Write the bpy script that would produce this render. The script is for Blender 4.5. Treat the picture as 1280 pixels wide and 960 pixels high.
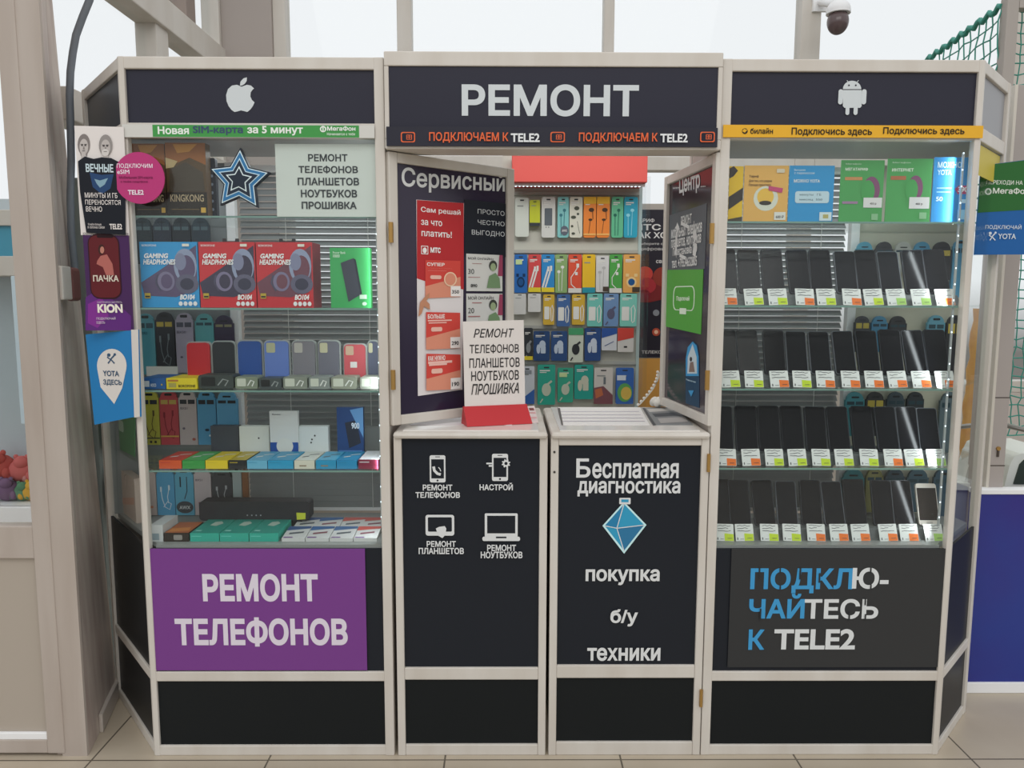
import bpy, math, random
from mathutils import Vector, Matrix
for o in list(bpy.data.objects): bpy.data.objects.remove(o)
SC = bpy.context.scene; COL = SC.collection
random.seed(7)
# ---------------------------------------------------------------- camera, sky, lights, exposure
FPX = 960.0; CAM = Vector((0, -2.48, 1.5702)); PITCH, ROLL, YAW = .1139, .0024, -.0064
_r = Vector((math.cos(YAW), math.sin(YAW), 0)); _y = Vector((-math.sin(YAW), math.cos(YAW), 0)); _z = Vector((0, 0, 1))
FW = _y*math.cos(PITCH) - _z*math.sin(PITCH); _u = _y*math.sin(PITCH) + _z*math.cos(PITCH)
RT = _r*math.cos(ROLL) + _u*math.sin(ROLL); UP = _u*math.cos(ROLL) - _r*math.sin(ROLL)
cam = bpy.data.objects.new('camera', bpy.data.cameras.new('camera')); COL.objects.link(cam)
cam.data.sensor_width = 36; cam.data.lens = FPX/1280*36; cam.data.clip_start = .05
cam.matrix_world = Matrix(((RT.x, UP.x, -FW.x, CAM.x), (RT.y, UP.y, -FW.y, CAM.y), (RT.z, UP.z, -FW.z, CAM.z), (0, 0, 0, 1)))
SC.camera = cam
SC.view_settings.view_transform = 'Standard'; SC.view_settings.look = 'None'
SC.view_settings.exposure = 0.0; SC.view_settings.gamma = 1.0; SC.view_settings.use_curve_mapping = False
SKY, GND = 0.935, 0.20
W = bpy.data.worlds.new('overcast_sky'); SC.world = W; W.use_nodes = True
nt = W.node_tree; nt.nodes.clear()
tc = nt.nodes.new('ShaderNodeTexCoord'); sp = nt.nodes.new('ShaderNodeSeparateXYZ'); mr = nt.nodes.new('ShaderNodeMapRange')
mx = nt.nodes.new('ShaderNodeMix'); mx.data_type = 'RGBA'; bg = nt.nodes.new('ShaderNodeBackground'); wo = nt.nodes.new('ShaderNodeOutputWorld')
mr.inputs[1].default_value = -.06; mr.inputs[2].default_value = .02
mx.inputs[6].default_value = (GND, GND*.95, GND*.88, 1); mx.inputs[7].default_value = (SKY*.975, SKY*.99, SKY*1.01, 1)
nt.links.new(tc.outputs['Generated'], sp.inputs[0]); nt.links.new(sp.outputs[2], mr.inputs[0]); nt.links.new(mr.outputs[0], mx.inputs[0])
nt.links.new(mx.outputs[2], bg.inputs[0]); nt.links.new(bg.outputs[0], wo.inputs[0])
def area(name, loc, rot, sx, sy, power, col=(1, 1, 1)):
    l = bpy.data.lights.new(name, 'AREA'); l.shape = 'RECTANGLE'; l.size = sx; l.size_y = sy; l.energy = power; l.color = col
    o = bpy.data.objects.new(name, l); COL.objects.link(o); o.location = loc; o.rotation_euler = rot; return o
area('hall_fill_light', (.1, -3.4, 4.9), (math.radians(45), 0, 0), 5.0, 2.0, 70, (1, .97, .93))  # added fill high in front, brightens the kiosk front
area('rack_fill_light', (.3, .62, 2.25), (math.radians(34), 0, 0), 1.1, .25, 2.1, (1, .98, .95))  # added fill behind the service window, lifts the rack and back poster
area('left_case_fill', (-.93, .2, 2.035), (0, 0, 0), .9, .2, 1.3, (.93, .97, 1))  # added fill under the case top, brightens the goods
area('right_case_fill', (1.08, .2, 2.035), (0, 0, 0), .6, .2, 1.2, (.93, .97, 1))  # matching added fill for the phone shelves
def strip_light(name, x, s, power):     # the tall LED strips up the end posts
    area(name, (x, .05, 1.4), (0, 0, 0), .012, 1.25, power, (.9, .96, 1)).rotation_euler = Vector((s*.9, .45, 0)).to_track_quat('-Z', 'Y').to_euler()
strip_light('left_case_led', -.432, -1, 1.3); strip_light('right_case_led', 1.448, -1, 1.3)
GAIN = 1.12   # photograph colour to surface colour under this light
# ---------------------------------------------------------------- materials
MATS = {}
def lin(h):
    h = h.lstrip('#'); c = [int(h[i:i+2], 16)/255 for i in (0, 2, 4)]
    return [x/12.92 if x <= .04045 else ((x+.055)/1.055)**2.4 for x in c]
def M(h, rough=.5, spec=.35, metal=0, gain=None):
    k = (h, rough, spec, metal)
    if k in MATS: return MATS[k]
    c = [min(.88, x*(GAIN if gain is None else gain)) for x in lin(h)]
    m = bpy.data.materials.new('surface_' + h.strip('#')); m.use_nodes = True
    b = m.node_tree.nodes['Principled BSDF']
    b.inputs['Base Color'].default_value = (*c, 1); b.inputs['Roughness'].default_value = rough
    b.inputs['Specular IOR Level'].default_value = spec; b.inputs['Metallic'].default_value = metal
    MATS[k] = m; return m
def noisy(name, h1, h2, scale, rough=.5, stretch=(1, 1, 1), lo=.35, hi=.7, spec=.3):
    m = bpy.data.materials.new(name); m.use_nodes = True; t = m.node_tree; b = t.nodes['Principled BSDF']
    g = t.nodes.new('ShaderNodeNewGeometry'); mp = t.nodes.new('ShaderNodeMapping'); n = t.nodes.new('ShaderNodeTexNoise'); r = t.nodes.new('ShaderNodeMapRange')
    x = t.nodes.new('ShaderNodeMix'); x.data_type = 'RGBA'
    mp.inputs['Scale'].default_value = stretch; n.inputs['Scale'].default_value = scale; n.inputs['Detail'].default_value = 5
    r.inputs[1].default_value = lo; r.inputs[2].default_value = hi
    x.inputs[6].default_value = (*[min(.88, v*GAIN) for v in lin(h1)], 1); x.inputs[7].default_value = (*[min(.88, v*GAIN) for v in lin(h2)], 1)
    t.links.new(g.outputs['Position'], mp.inputs[0]); t.links.new(mp.outputs[0], n.inputs[0]); t.links.new(n.outputs[0], r.inputs[0])
    t.links.new(r.outputs[0], x.inputs[0]); t.links.new(x.outputs[2], b.inputs['Base Color'])
    b.inputs['Roughness'].default_value = rough; b.inputs['Specular IOR Level'].default_value = spec
    return m
def glass(name, tint, refl, f0=.03):
    m = bpy.data.materials.new(name); m.use_nodes = True; t = m.node_tree; t.nodes.clear()
    o = t.nodes.new('ShaderNodeOutputMaterial'); s = t.nodes.new('ShaderNodeMixShader'); a = t.nodes.new('ShaderNodeBsdfTransparent')
    g = t.nodes.new('ShaderNodeBsdfGlossy'); l = t.nodes.new('ShaderNodeLayerWeight'); r = t.nodes.new('ShaderNodeMapRange')
    a.inputs[0].default_value = (*tint, 1); g.inputs['Roughness'].default_value = .02; l.inputs[0].default_value = .5
    p = t.nodes.new('ShaderNodeMath'); p.operation = 'POWER'; p.inputs[1].default_value = 4.5
    r.inputs[3].default_value = f0; r.inputs[4].default_value = refl
    t.links.new(l.outputs['Facing'], p.inputs[0]); t.links.new(p.outputs[0], r.inputs[0]); t.links.new(r.outputs[0], s.inputs[0])
    t.links.new(a.outputs[0], s.inputs[1]); t.links.new(g.outputs[0], s.inputs[2]); t.links.new(s.outputs[0], o.inputs[0])
    return m
def emit(name, col, k):
    m = bpy.data.materials.new(name); m.use_nodes = True; b = m.node_tree.nodes['Principled BSDF']
    b.inputs['Emission Color'].default_value = (*col, 1); b.inputs['Emission Strength'].default_value = k; return m
PVC = noisy('white_profile', '#c9c4bc', '#bfb8ae', 9, .42, (1, 1, .25))
PVC2 = noisy('aged_white_profile', '#bcb4ac', '#b2a99f', 6, .5, (1, 1, .2))
SIDE = noisy('stained_profile', '#c9beb4', '#b09f97', 7, .55, (3, 3, .4)); DOORW = noisy('door_profile', '#b0a69d', '#a3978d', 6, .5, (1.5, 1, .2))
BLK = M('#1c2027', .32, .22); BLKLOW = M('#14181a', .4, .2); NAVY = M('#2a2a36', .3, .22)
SILVER = M('#c4cacc', .35, .4); WHITE = M('#e9e9e6', .5, .3); PAPER = M('#d8d5cd', .7, .15); STEEL = M('#9c9a94', .3, .5, .8)
GLS = glass('clear_shelf_glass', (.96, .985, .975), .4); CASEG = glass('case_glass', (.97, .985, .98), .35, .02); WING = glass('window_glass', (.975, .985, .985), .2, .008)
GEDGE = M('#6f8f86', .2, .5); BRASS = M('#a8844a', .35, .5, .6); LED = emit('led_light', (.75, .9, 1), 2.2)
# ---------------------------------------------------------------- geometry helpers
def ray(px, py): return FW + RT*((px-640)/FPX) - UP*((py-480)/FPX)
class Plane:                       # a vertical plane through (x, y) turned by a about z; depth runs away from the room
    def __init__(s, x, y, a=0):
        s.o = Vector((x, y, 0)); s.a = a; s.u = Vector((math.cos(a), math.sin(a), 0)); s.n = Vector((math.sin(a), -math.cos(a), 0))
    def uv(s, px, py, d=0):
        r = ray(px, py); o = s.o - s.n*d; t = (o - CAM).dot(s.n)/r.dot(s.n); p = CAM + r*t
        return (p - o).dot(s.u), p.z
    def w(s, u, d, z): p = s.o + s.u*u - s.n*d; return (p.x, p.y, z)
def aty(px, py, Y): r = ray(px, py); return CAM + r*((Y - CAM.y)/r.y)
FONT = {}
def glyphs(txt, bold, shear):
    """outlines of a line of writing, filled by winding, as points in a unit box plus faces"""
    k = (txt, bold, shear)
    if k not in FONT:
        c = bpy.data.curves.new('lettering', 'FONT'); c.body = txt; c.shear = shear
        o = bpy.data.objects.new('lettering', c); COL.objects.link(o); bpy.context.view_layer.update()
        cv = o.to_curve(bpy.context.evaluated_depsgraph_get()); C = []
        for sp in cv.splines:
            bp = list(sp.bezier_points); pts = []; N = 3 if len(txt) > 9 else 4
            for p, q in zip(bp, bp[1:] + bp[:1]):
                P0, P1, P2, P3 = p.co, p.handle_right, q.handle_left, q.co
                st = (P3-P0); flat = st.length < 1e-6 or max(abs((P1-P0).cross(st).z), abs((P2-P0).cross(st).z))/st.length < .004
                for i in range(1 if flat else N):
                    t = i/N; pts.append(Vector(((1-t)**3*P0 + 3*(1-t)**2*t*P1 + 3*(1-t)*t*t*P2 + t**3*P3)[:2]))
            q = [p for i, p in enumerate(pts) if (p - pts[i-1]).length > 1e-5]
            if len(q) > 2: C.append(q)
        o.to_curve_clear(); bpy.data.objects.remove(o); bpy.data.curves.remove(c)
        ar = lambda q: sum(q[i-1].x*q[i].y - q[i].x*q[i-1].y for i in range(len(q)))/2
        def grow(q, sg):                       # outer contours grow and holes shrink
            out = []; n = len(q)
            for i in range(n):
                a = (q[i]-q[i-1]).normalized(); b = (q[(i+1) % n]-q[i]).normalized()
                na = Vector((a.y, -a.x))*sg; nb = Vector((b.y, -b.x))*sg; m = na+nb
                m = m.normalized() if m.length > 1e-4 else na
                out.append(q[i] + m*(bold*min(1.6, 1/max(.3, m.dot(na)))))
            return out
        G = []                             # contours that overlap in x belong to one character
        for q in sorted(C, key=lambda q: min(p.x for p in q)):
            lo, hi = min(p.x for p in q), max(p.x for p in q)
            if G and lo < G[-1][0] - .002: G[-1][1].append(q); G[-1][0] = max(G[-1][0], hi)
            else: G.append([hi, [q]])
        vs = []; fs = []
        for _, qs in G:
            big = ar(max(qs, key=lambda q: abs(ar(q)))); qs = [grow(q, 1 if big > 0 else -1) for q in qs]   # union by winding: cut into bands, keep the spans that wind
            E = [(a, b, 1) if a.y < b.y else (b, a, -1) for q in qs for a, b in zip(q, q[1:] + q[:1]) if abs(a.y-b.y) > 1e-6]
            Y = {round(p.y, 4) for q in qs for p in q}
            for m in range(len(E)):
                a, b, _w = E[m]
                for c_, d_, _v in E[m+1:]:
                    if b.y < c_.y or d_.y < a.y or max(a.x, b.x) < min(c_.x, d_.x) or max(c_.x, d_.x) < min(a.x, b.x): continue
                    r1 = b-a; r2 = d_-c_; cr = r1.x*r2.y - r1.y*r2.x
                    if abs(cr) > 1e-9:
                        t = ((c_.x-a.x)*r2.y - (c_.y-a.y)*r2.x)/cr; u = ((c_.x-a.x)*r1.y - (c_.y-a.y)*r1.x)/cr
                        if 0 < t < 1 and 0 < u < 1: Y.add(round(a.y + t*r1.y, 4))
            Y = sorted(Y)
            for ya, yb in zip(Y, Y[1:]):
                if yb - ya < 2e-4: continue
                ym = (ya+yb)/2; X = lambda e, y: e[0].x + (e[1].x-e[0].x)*min(1, max(0, (y-e[0].y)/(e[1].y-e[0].y)))
                act = sorted((e for e in E if e[0].y <= ym < e[1].y), key=lambda e: X(e, ym)); wn = 0
                for e in act:
                    if wn == 0: st = e
                    wn += e[2]
                    if wn == 0 and X(e, ym) - X(st, ym) > 1e-4:
                        b_ = len(vs); vs += [(X(st, ya), ya, 0), (X(e, ya), ya, 0), (X(e, yb), yb, 0), (X(st, yb), yb, 0)]; fs.append((b_, b_+1, b_+2, b_+3))
        x0 = min(v[0] for v in vs); x1 = max(v[0] for v in vs); y0 = min(v[1] for v in vs); y1 = max(v[1] for v in vs)
        FONT[k] = ([((x-x0)/(x1-x0), (y-y0)/(y1-y0), s_*5e-5) for x, y, s_ in vs], fs)
    return FONT[k]
def rrect(x0, z0, x1, z1, r, n=4):
    r = min(r, (x1-x0)/2, (z1-z0)/2); out = []
    for cx, cz, a in ((x1-r, z1-r, 0), (x0+r, z1-r, 90), (x0+r, z0+r, 180), (x1-r, z0+r, 270)):
        for i in range(n+1):
            t = math.radians(a + 90*i/n); out.append((cx + r*math.cos(t), cz + r*math.sin(t)))
    return out
def circ(cx, cz, r, n=20, rz=None): return [(cx + r*math.cos(2*math.pi*i/n), cz + (rz or r)*math.sin(2*math.pi*i/n)) for i in range(n)]
class MB:
    def __init__(s, pl=None): s.v = []; s.f = []; s.m = []; s.mats = []; s.pl = pl or Plane(0, 0, 0); s.layer = 0; s.smooth = set()
    def mi(s, m):
        if m not in s.mats: s.mats.append(m)
        return s.mats.index(m)
    def add(s, vs, fs, m, smooth=False):
        b = len(s.v); s.v += [Vector(v) for v in vs]; k = s.mi(m)
        for f in fs:
            if smooth: s.smooth.add(len(s.f))
            s.f.append([b+i for i in f]); s.m.append(k)
        return s
    def box(s, x0, x1, y0, y1, z0, z1, m):            # u, depth, z on the builder's plane
        w = s.pl.w; vs = [w(x, y, z) for z in (z0, z1) for x, y in ((x0, y0), (x1, y0), (x1, y1), (x0, y1))]
        return s.add(vs, [(3, 2, 1, 0), (4, 5, 6, 7), (0, 1, 5, 4), (1, 2, 6, 5), (2, 3, 7, 6), (3, 0, 4, 7)], m)
    def prism(s, pts, y0, y1, m, side=None, smooth=False):          # outline in u, z; y0 front, y1 back
        n = len(pts); a = sum(pts[i][0]*pts[(i+1) % n][1] - pts[(i+1) % n][0]*pts[i][1] for i in range(n))
        if a < 0: pts = pts[::-1]
        w = s.pl.w
        vs = [w(u, y0, z) for u, z in pts] + [w(u, y1, z) for u, z in pts]
        s.add(vs, [tuple(range(n)), tuple(range(2*n-1, n-1, -1))], m)
        s.add(vs, [(i, n+i, n+(i+1) % n, (i+1) % n) for i in range(n)], side or m)
        return s
    def flat(s, pts, y, m):
        n = len(pts); a = sum(pts[i][0]*pts[(i+1) % n][1] - pts[(i+1) % n][0]*pts[i][1] for i in range(n))
        if a < 0: pts = pts[::-1]
        return s.add([s.pl.w(u, y, z) for u, z in pts], [tuple(range(n))], m)
    def plan(s, pts, z0, z1, m):                       # outline in world x, y
        n = len(pts); a = sum(pts[i][0]*pts[(i+1) % n][1] - pts[(i+1) % n][0]*pts[i][1] for i in range(n))
        if a < 0: pts = pts[::-1]
        vs = [(x, y, z0) for x, y in pts] + [(x, y, z1) for x, y in pts]
        return s.add(vs, [tuple(range(n-1, -1, -1)), tuple(range(n, 2*n))] + [(i, (i+1) % n, n+(i+1) % n, n+i) for i in range(n)], m)
    def text(s, txt, u0, z0, u1, z1, y, m, bold=.012, shear=0, quad=None):
        vs, fs = glyphs(txt, bold, shear)
        return s.add([s.pl.w(u0 + x*(u1-u0), y - e, z0 + t*(z1-z0)) for x, t, e in vs], fs, m)
    def loft(s, p0, z0, p1, z1, m):
        n = len(p0); a = sum(p0[i][0]*p0[(i+1) % n][1] - p0[(i+1) % n][0]*p0[i][1] for i in range(n))
        if a < 0: p0 = p0[::-1]; p1 = p1[::-1]
        return s.add([(x, y, z0) for x, y in p0] + [(x, y, z1) for x, y in p1], [tuple(range(n-1, -1, -1)), tuple(range(n, 2*n))] + [(i, (i+1) % n, n+(i+1) % n, n+i) for i in range(n)], m)
    def tube(s, pts, r, m, n=8, caps=True):
        pts = [Vector(p) for p in pts]; rs = r if isinstance(r, (list, tuple)) else [r]*len(pts); vs = []; fs = []
        for i, p in enumerate(pts):
            t = (pts[min(i+1, len(pts)-1)] - pts[max(i-1, 0)]).normalized()
            a = t.cross(Vector((0, 0, 1)) if abs(t.z) < .9 else Vector((1, 0, 0))).normalized(); b = t.cross(a)
            vs += [p + (a*math.cos(2*math.pi*k/n) + b*math.sin(2*math.pi*k/n))*rs[i] for k in range(n)]
        for i in range(len(pts)-1):
            fs += [(i*n+k, (i+1)*n+k, (i+1)*n+(k+1) % n, i*n+(k+1) % n) for k in range(n)]
        s.add(vs, fs, m, True)
        if caps: s.add(vs[:n], [tuple(range(n))], m); s.add(vs[-n:], [tuple(range(n-1, -1, -1))], m)
        return s
    def ball(s, c, r, m, n=12, k=8, zlo=-1, zhi=1):     # ellipsoid, r = (rx, ry, rz)
        c = Vector(c); vs = []; fs = []
        a0, a1 = math.asin(zlo), math.asin(zhi)
        for i in range(k+1):
            a = a0 + (a1-a0)*i/k
            vs += [c + Vector((r[0]*math.cos(a)*math.cos(2*math.pi*j/n), r[1]*math.cos(a)*math.sin(2*math.pi*j/n), r[2]*math.sin(a))) for j in range(n)]
        for i in range(k): fs += [(i*n+j, i*n+(j+1) % n, (i+1)*n+(j+1) % n, (i+1)*n+j) for j in range(n)]
        return s.add(vs, fs, m, True)
    def mesh(s, name, loc, rot):
        inv = (Matrix.Translation(loc) @ Matrix.Rotation(rot, 4, 'Z')).inverted()
        me = bpy.data.meshes.new(name); me.from_pydata([inv @ v for v in s.v], [], s.f)
        for m in s.mats: me.materials.append(m)
        me.polygons.foreach_set('material_index', s.m)
        me.polygons.foreach_set('use_smooth', [i in s.smooth for i in range(len(s.f))]); me.update()
        return me
    def part(s, name, parent, bevel=0, label=None):     # a part (or sub-part) in the frame of its thing
        root = parent
        while root.parent: root = root.parent
        o = bpy.data.objects.new(name, s.mesh(name, root.location, root.rotation_euler.z)); COL.objects.link(o); o.parent = parent
        if bevel: bev(o, bevel)
        if label: o['label'] = label
        return o
    def obj(s, name, label, cat, loc, rot=0, group=None, bevel=0, kind=None):
        o = bpy.data.objects.new(name, s.mesh(name, Vector(loc), rot)); COL.objects.link(o); o.location = loc; o.rotation_euler = (0, 0, rot)
        tag(o, label, cat, group, kind)
        if bevel: bev(o, bevel)
        return o
def bev(o, w, seg=2):
    m = o.modifiers.new('edge', 'BEVEL'); m.width = w; m.segments = seg; m.limit_method = 'ANGLE'; m.angle_limit = math.radians(40)
def tag(o, label=None, cat=None, group=None, kind=None):
    for k, v in (('label', label), ('category', cat), ('group', group), ('kind', kind)):
        if v: o[k] = v
def thing(name, label, cat, loc, rot=0, group=None):
    o = bpy.data.objects.new(name, None); COL.objects.link(o); o.location = loc; o.rotation_euler = (0, 0, rot); o.empty_display_size = .05
    tag(o, label, cat, group); return o
def copy_tree(o, parent=None):
    c = o.copy(); COL.objects.link(c); c.parent = parent
    for ch in list(o.children): copy_tree(ch, c)
    return c
def prect(pl, r, d=0):             # pixel rectangle to u0, z0, u1, z1 on the plane at depth d
    x0, y0, x1, y1 = r; xm, ym = (x0+x1)/2, (y0+y1)/2
    return pl.uv(x0, ym, d)[0], pl.uv(xm, y1, d)[1], pl.uv(x1, ym, d)[0], pl.uv(xm, y0, d)[1]
# graphics laid on a face: ('t',text,rect,colour[,bold[,shear]]) ('r',rect,colour) ('o',cx,cy,rx,ry,colour) ('p',points,colour) ('l',points,width,colour) ('rr',rect,radius,colour)
def draw(b, items, T, d=0, step=.00025):
    for it in items:
        b.layer += 1; y = d - .0004 - step*b.layer; k = it[0]
        R = lambda r: (lambda a, c: (min(a[0], c[0]), min(a[1], c[1]), max(a[0], c[0]), max(a[1], c[1])))(T(r[0], r[1]), T(r[2], r[3]))
        m = lambda h: M(h, .5, .2) if isinstance(h, str) else h
        if k == 't':
            u0, z0, u1, z1 = R(it[2]); b.text(it[1], u0, z0, u1, z1, y, m(it[3]), it[4] if len(it) > 4 else .012, it[5] if len(it) > 5 else 0)
        elif k == 'r': u0, z0, u1, z1 = R(it[1]); b.flat([(u0, z0), (u1, z0), (u1, z1), (u0, z1)], y, m(it[2]))
        elif k == 'rr': u0, z0, u1, z1 = R(it[1]); b.flat(rrect(u0, z0, u1, z1, it[2]), y, m(it[3]))
        elif k == 'o':
            n = 20; b.flat([T(it[1] + it[3]*math.cos(2*math.pi*i/n), it[2] + it[4]*math.sin(2*math.pi*i/n)) for i in range(n)], y, m(it[5]))
        elif k == 'p': b.flat([T(*p) for p in it[1]], y, m(it[2]))
        elif k == 'l':
            pts = [Vector(T(*p)) for p in it[1]]; w = it[2]/2; L = []; Rr = []
            for i, p in enumerate(pts):
                t = (pts[min(i+1, len(pts)-1)] - pts[max(i-1, 0)]); t = t.normalized() if t.length else Vector((1, 0)); q = Vector((-t.y, t.x))*w
                L.append(p+q); Rr.append(p-q)
            for i in range(len(pts)-1): b.flat([tuple(L[i]), tuple(L[i+1]), tuple(Rr[i+1]), tuple(Rr[i])], y, m(it[3]))
def sign(name, label, cat, pl, rect, th, face, items=(), frac=False, group=None, d=0, rad=0, plate=None, kids=False, side=None, bevel=0, base=None, dz=0):
    """a plate, card or box whose front lies d behind the plane pl; rect in pixels; items in pixels, or in fractions of the rect"""
    u0, z0, u1, z1 = prect(pl, rect, d)
    if base is not None: z1 += base - z0; z0 = base
    b = MB(pl); face = M(face, .45, .3) if isinstance(face, str) else face; side = M(side, .5) if isinstance(side, str) else side
    if plate: pts = [pl.uv(x, y, d) for x, y in plate]
    elif rad: pts = rrect(u0, z0, u1, z1, rad)
    else: pts = [(u0, z0), (u1, z0), (u1, z1), (u0, z1)]
    b.prism(pts, d, d+th, face, side)
    T = (lambda fx, fy: (u0 + fx*(u1-u0), z1 - fy*(z1-z0))) if frac else (lambda px, py: pl.uv(px, py, d))
    zb = min(p[1] for p in pts); loc = pl.w((u0+u1)/2, d, zb)
    if kids:
        t = thing(name, label, cat, loc, pl.a, group); b.part('panel', t, bevel)
        draw_parts(pl, items, T, d, t); return t
    draw(b, items, T, d)
    return b.obj(name, label, cat, loc, pl.a, group, bevel)
def draw_parts(pl, items, T, d, parent):     # every line of writing and every emblem a part of its own; ('#', name) starts an emblem
    g = None; nm = None; lay = 0
    def flush():
        if g and g.v: g.part(nm, parent)
    for it in items:
        if it[0] == '#': flush(); g = MB(pl); g.layer = lay; nm = it[1]; continue
        if it[0] == 't': flush(); g = MB(pl); g.layer = lay; draw(g, [it], T, d); lay = g.layer; g.part('lettering', parent); g = None; continue
        if g is None: g = MB(pl); g.layer = lay; nm = 'printed_field'
        draw(g, [it], T, d); lay = g.layer
    flush()
F0 = Plane(0, 0, 0)
XL0, XL1, XR0, XR1 = -1.205, -.385, .669, 1.487     # the two glazed cases on the front plane
ZT = 2.305
LB = (-1.542, .408); RB = (1.749, .275)             # back corners of the chamfered sides
LCH = Plane(LB[0], LB[1], math.atan2(-LB[1], XL0 - LB[0])); LCW = math.hypot(LB[1], XL0 - LB[0])
RCH = Plane(XR1, 0, math.atan2(RB[1], RB[0] - XR1)); RCW = math.hypot(RB[1], RB[0] - XR1)
def zf(y, Y=0, x=690): return aty(x, y, Y).z
# ---------------------------------------------------------------- setting
def struct(b, name, bevel=0, parent=None):
    if parent: return b.part(name, parent, bevel)
    return b.obj(name, None, None, (0, 0, 0), 0, None, bevel, 'structure')
fm = bpy.data.materials.new('floor_tiles'); fm.use_nodes = True; t = fm.node_tree; bs = t.nodes['Principled BSDF']
g = t.nodes.new('ShaderNodeNewGeometry'); s = t.nodes.new('ShaderNodeSeparateXYZ'); t.links.new(g.outputs['Position'], s.inputs[0])
def mth(op, a, b=None):
    n = t.nodes.new('ShaderNodeMath'); n.operation = op
    for i, v in enumerate((a, b)):
        if v is None: continue
        if isinstance(v, (int, float)): n.inputs[i].default_value = v
        else: t.links.new(v, n.inputs[i])
    return n.outputs[0]
def joint(c, off): return mth('LESS_THAN', mth('ABSOLUTE', mth('SUBTRACT', mth('FRACT', mth('DIVIDE', mth('SUBTRACT', c, off), .6)), .5)), .495)
tile = mth('MULTIPLY', joint(s.outputs[0], .09+.3), joint(s.outputs[1], .275+.3))
no = t.nodes.new('ShaderNodeTexNoise'); no.inputs['Scale'].default_value = 5; no.inputs['Detail'].default_value = 6; t.links.new(g.outputs['Position'], no.inputs[0])
m1 = t.nodes.new('ShaderNodeMix'); m1.data_type = 'RGBA'; m1.inputs[6].default_value = (*lin('#b3a590'), 1); m1.inputs[7].default_value = (*lin('#c2b7a5'), 1); t.links.new(no.outputs[0], m1.inputs[0])
m2 = t.nodes.new('ShaderNodeMix'); m2.data_type = 'RGBA'; m2.inputs[6].default_value = (*lin('#5f574b'), 1); t.links.new(tile, m2.inputs[0]); t.links.new(m1.outputs[2], m2.inputs[7])
t.links.new(m2.outputs[2], bs.inputs['Base Color']); bs.inputs['Roughness'].default_value = .35
struct(MB().box(-4, 4.5, -4.5, 4.2, -.06, 0, fm), 'floor')
# far window wall
BY = 2.1; BP = Plane(0, BY, 0)
wb = MB(); wb.box(-1.66, 4.5, BY, BY+.12, 0, 1.0, PVC2); struct(wb, 'wall_back')
wl = MB(BP)
def colpx(b, x0, x1, m, y0=0, y1=.1, z0=1.0, z1=4.4): u0 = BP.uv(x0, 40)[0]; u1 = BP.uv(x1, 40)[0]; b.box(u0, u1, y0, y1, z0, z1, m); return u0, u1
XC = BP.uv(278, 40)[0]
MB(BP).box(XC, BP.uv(341, 40)[0], -.02, .25, 1.0, 4.4, M('#a39a94', .7)).obj('wall_back_column', None, None, (0, 0, 0), 0, None, .004, 'structure')
edges = [(341, 357), (496, 514), (755, 768), (1001, 1026), (1262, 1290), (1540, 1560)]
for i in range(5):
    fr = MB(BP); a0, a1 = colpx(fr, *edges[i], PVC); c0 = BP.uv(edges[i+1][0], 40)[0]
    if i == 4: colpx(fr, *edges[5], PVC)
    for z0, z1 in ((1.0, 1.07), (2.30, 2.38), (4.32, 4.4)): fr.box(a1, c0, 0, .09, z0, z1, PVC)
    fr.box(a1, c0, .045, .055, 1.07, 4.32, WING)
    struct(fr, 'window_%d' % (i+1), .006)
# left window wall, running back beside the kiosk
lw = MB(); X0, X1 = XC-.1, XC; YA = .44
lw.box(X0, X1, YA, BY, 0, 1.0, PVC2); struct(lw, 'wall_left')
fr = MB()
for y0, y1 in ((1.24, 1.37), (BY-.06, BY)): fr.box(X0, X1, y0, y1, 1.0, 2.84, PVC)
for z0, z1 in ((1.0, 1.08), (2.21, 2.33), (2.82, 2.96)): fr.box(X0, X1+.02, YA, BY, z0, z1, PVC)
fr.box(X0+.045, X0+.055, YA, BY, 1.05, 2.85, WING)
struct(fr, 'window_6', .005)
fr = MB(); fr.box(X0, X1, YA, BY, 4.3, 4.4, PVC); fr.box(X0, X1, 1.60, 1.72, 2.96, 4.3, M('#8a7d75', .5)); fr.box(X0, X1, BY-.05, BY, 2.96, 4.3, PVC)
fr.box(X0+.045, X0+.055, YA, BY, 2.96, 4.3, WING); struct(fr, 'window_7', .005)
# front partition with the glazed door, left of the kiosk
PX = -1.437
st = MB(); st.box(aty(26, 180, 0).x, PX, 0, .012, 0, 3.2, DOORW)
st.loft([(-1.545, .012), (PX, .012), (-1.535, .40), (-1.66, .40)], 0, [(-1.545, .012), (PX, .012), (-1.64, .40), (-1.74, .40)], 3.2, SIDE)
struct(st, 'trim_1')
sk = MB(); sk.plan([(-1.47, .14), (-1.455, .14), (-1.535, .44), (-1.555, .44)], 0, .07, PVC2); struct(sk, 'baseboard_left', .004)
dr = MB(); DX = (aty(38, 590, 0).x + aty(13, 300, 0).x)/2; DS = (aty(25, 180, 0).x + aty(87, 945, 0).x)/2
for x0, x1 in ((DX, DS), (-2.44, -2.376)): dr.box(x0, x1, -.004, .05, .012, 3.2, DOORW)
for z0, z1 in ((.012, .06), (.70, .81), (3.1, 3.2)): dr.box(-2.376, DX, -.002, .05, z0, z1, DOORW)
dr.box(-2.376, DX, .012, .03, .06, .70, M('#a69c90', .55)); dr.box(-2.376, DX, -.001, .012, .06, .085, WHITE)
dr.box(-2.376, DX, .02, .028, .81, 3.1, WING)
struct(dr, 'door_1', .003)
MB().box(-2.6, -2.44, 0, .1, 0, 3.2, PVC2).obj('wall_front', None, None, (0, 0, 0), 0, None, 0, 'structure')
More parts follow.
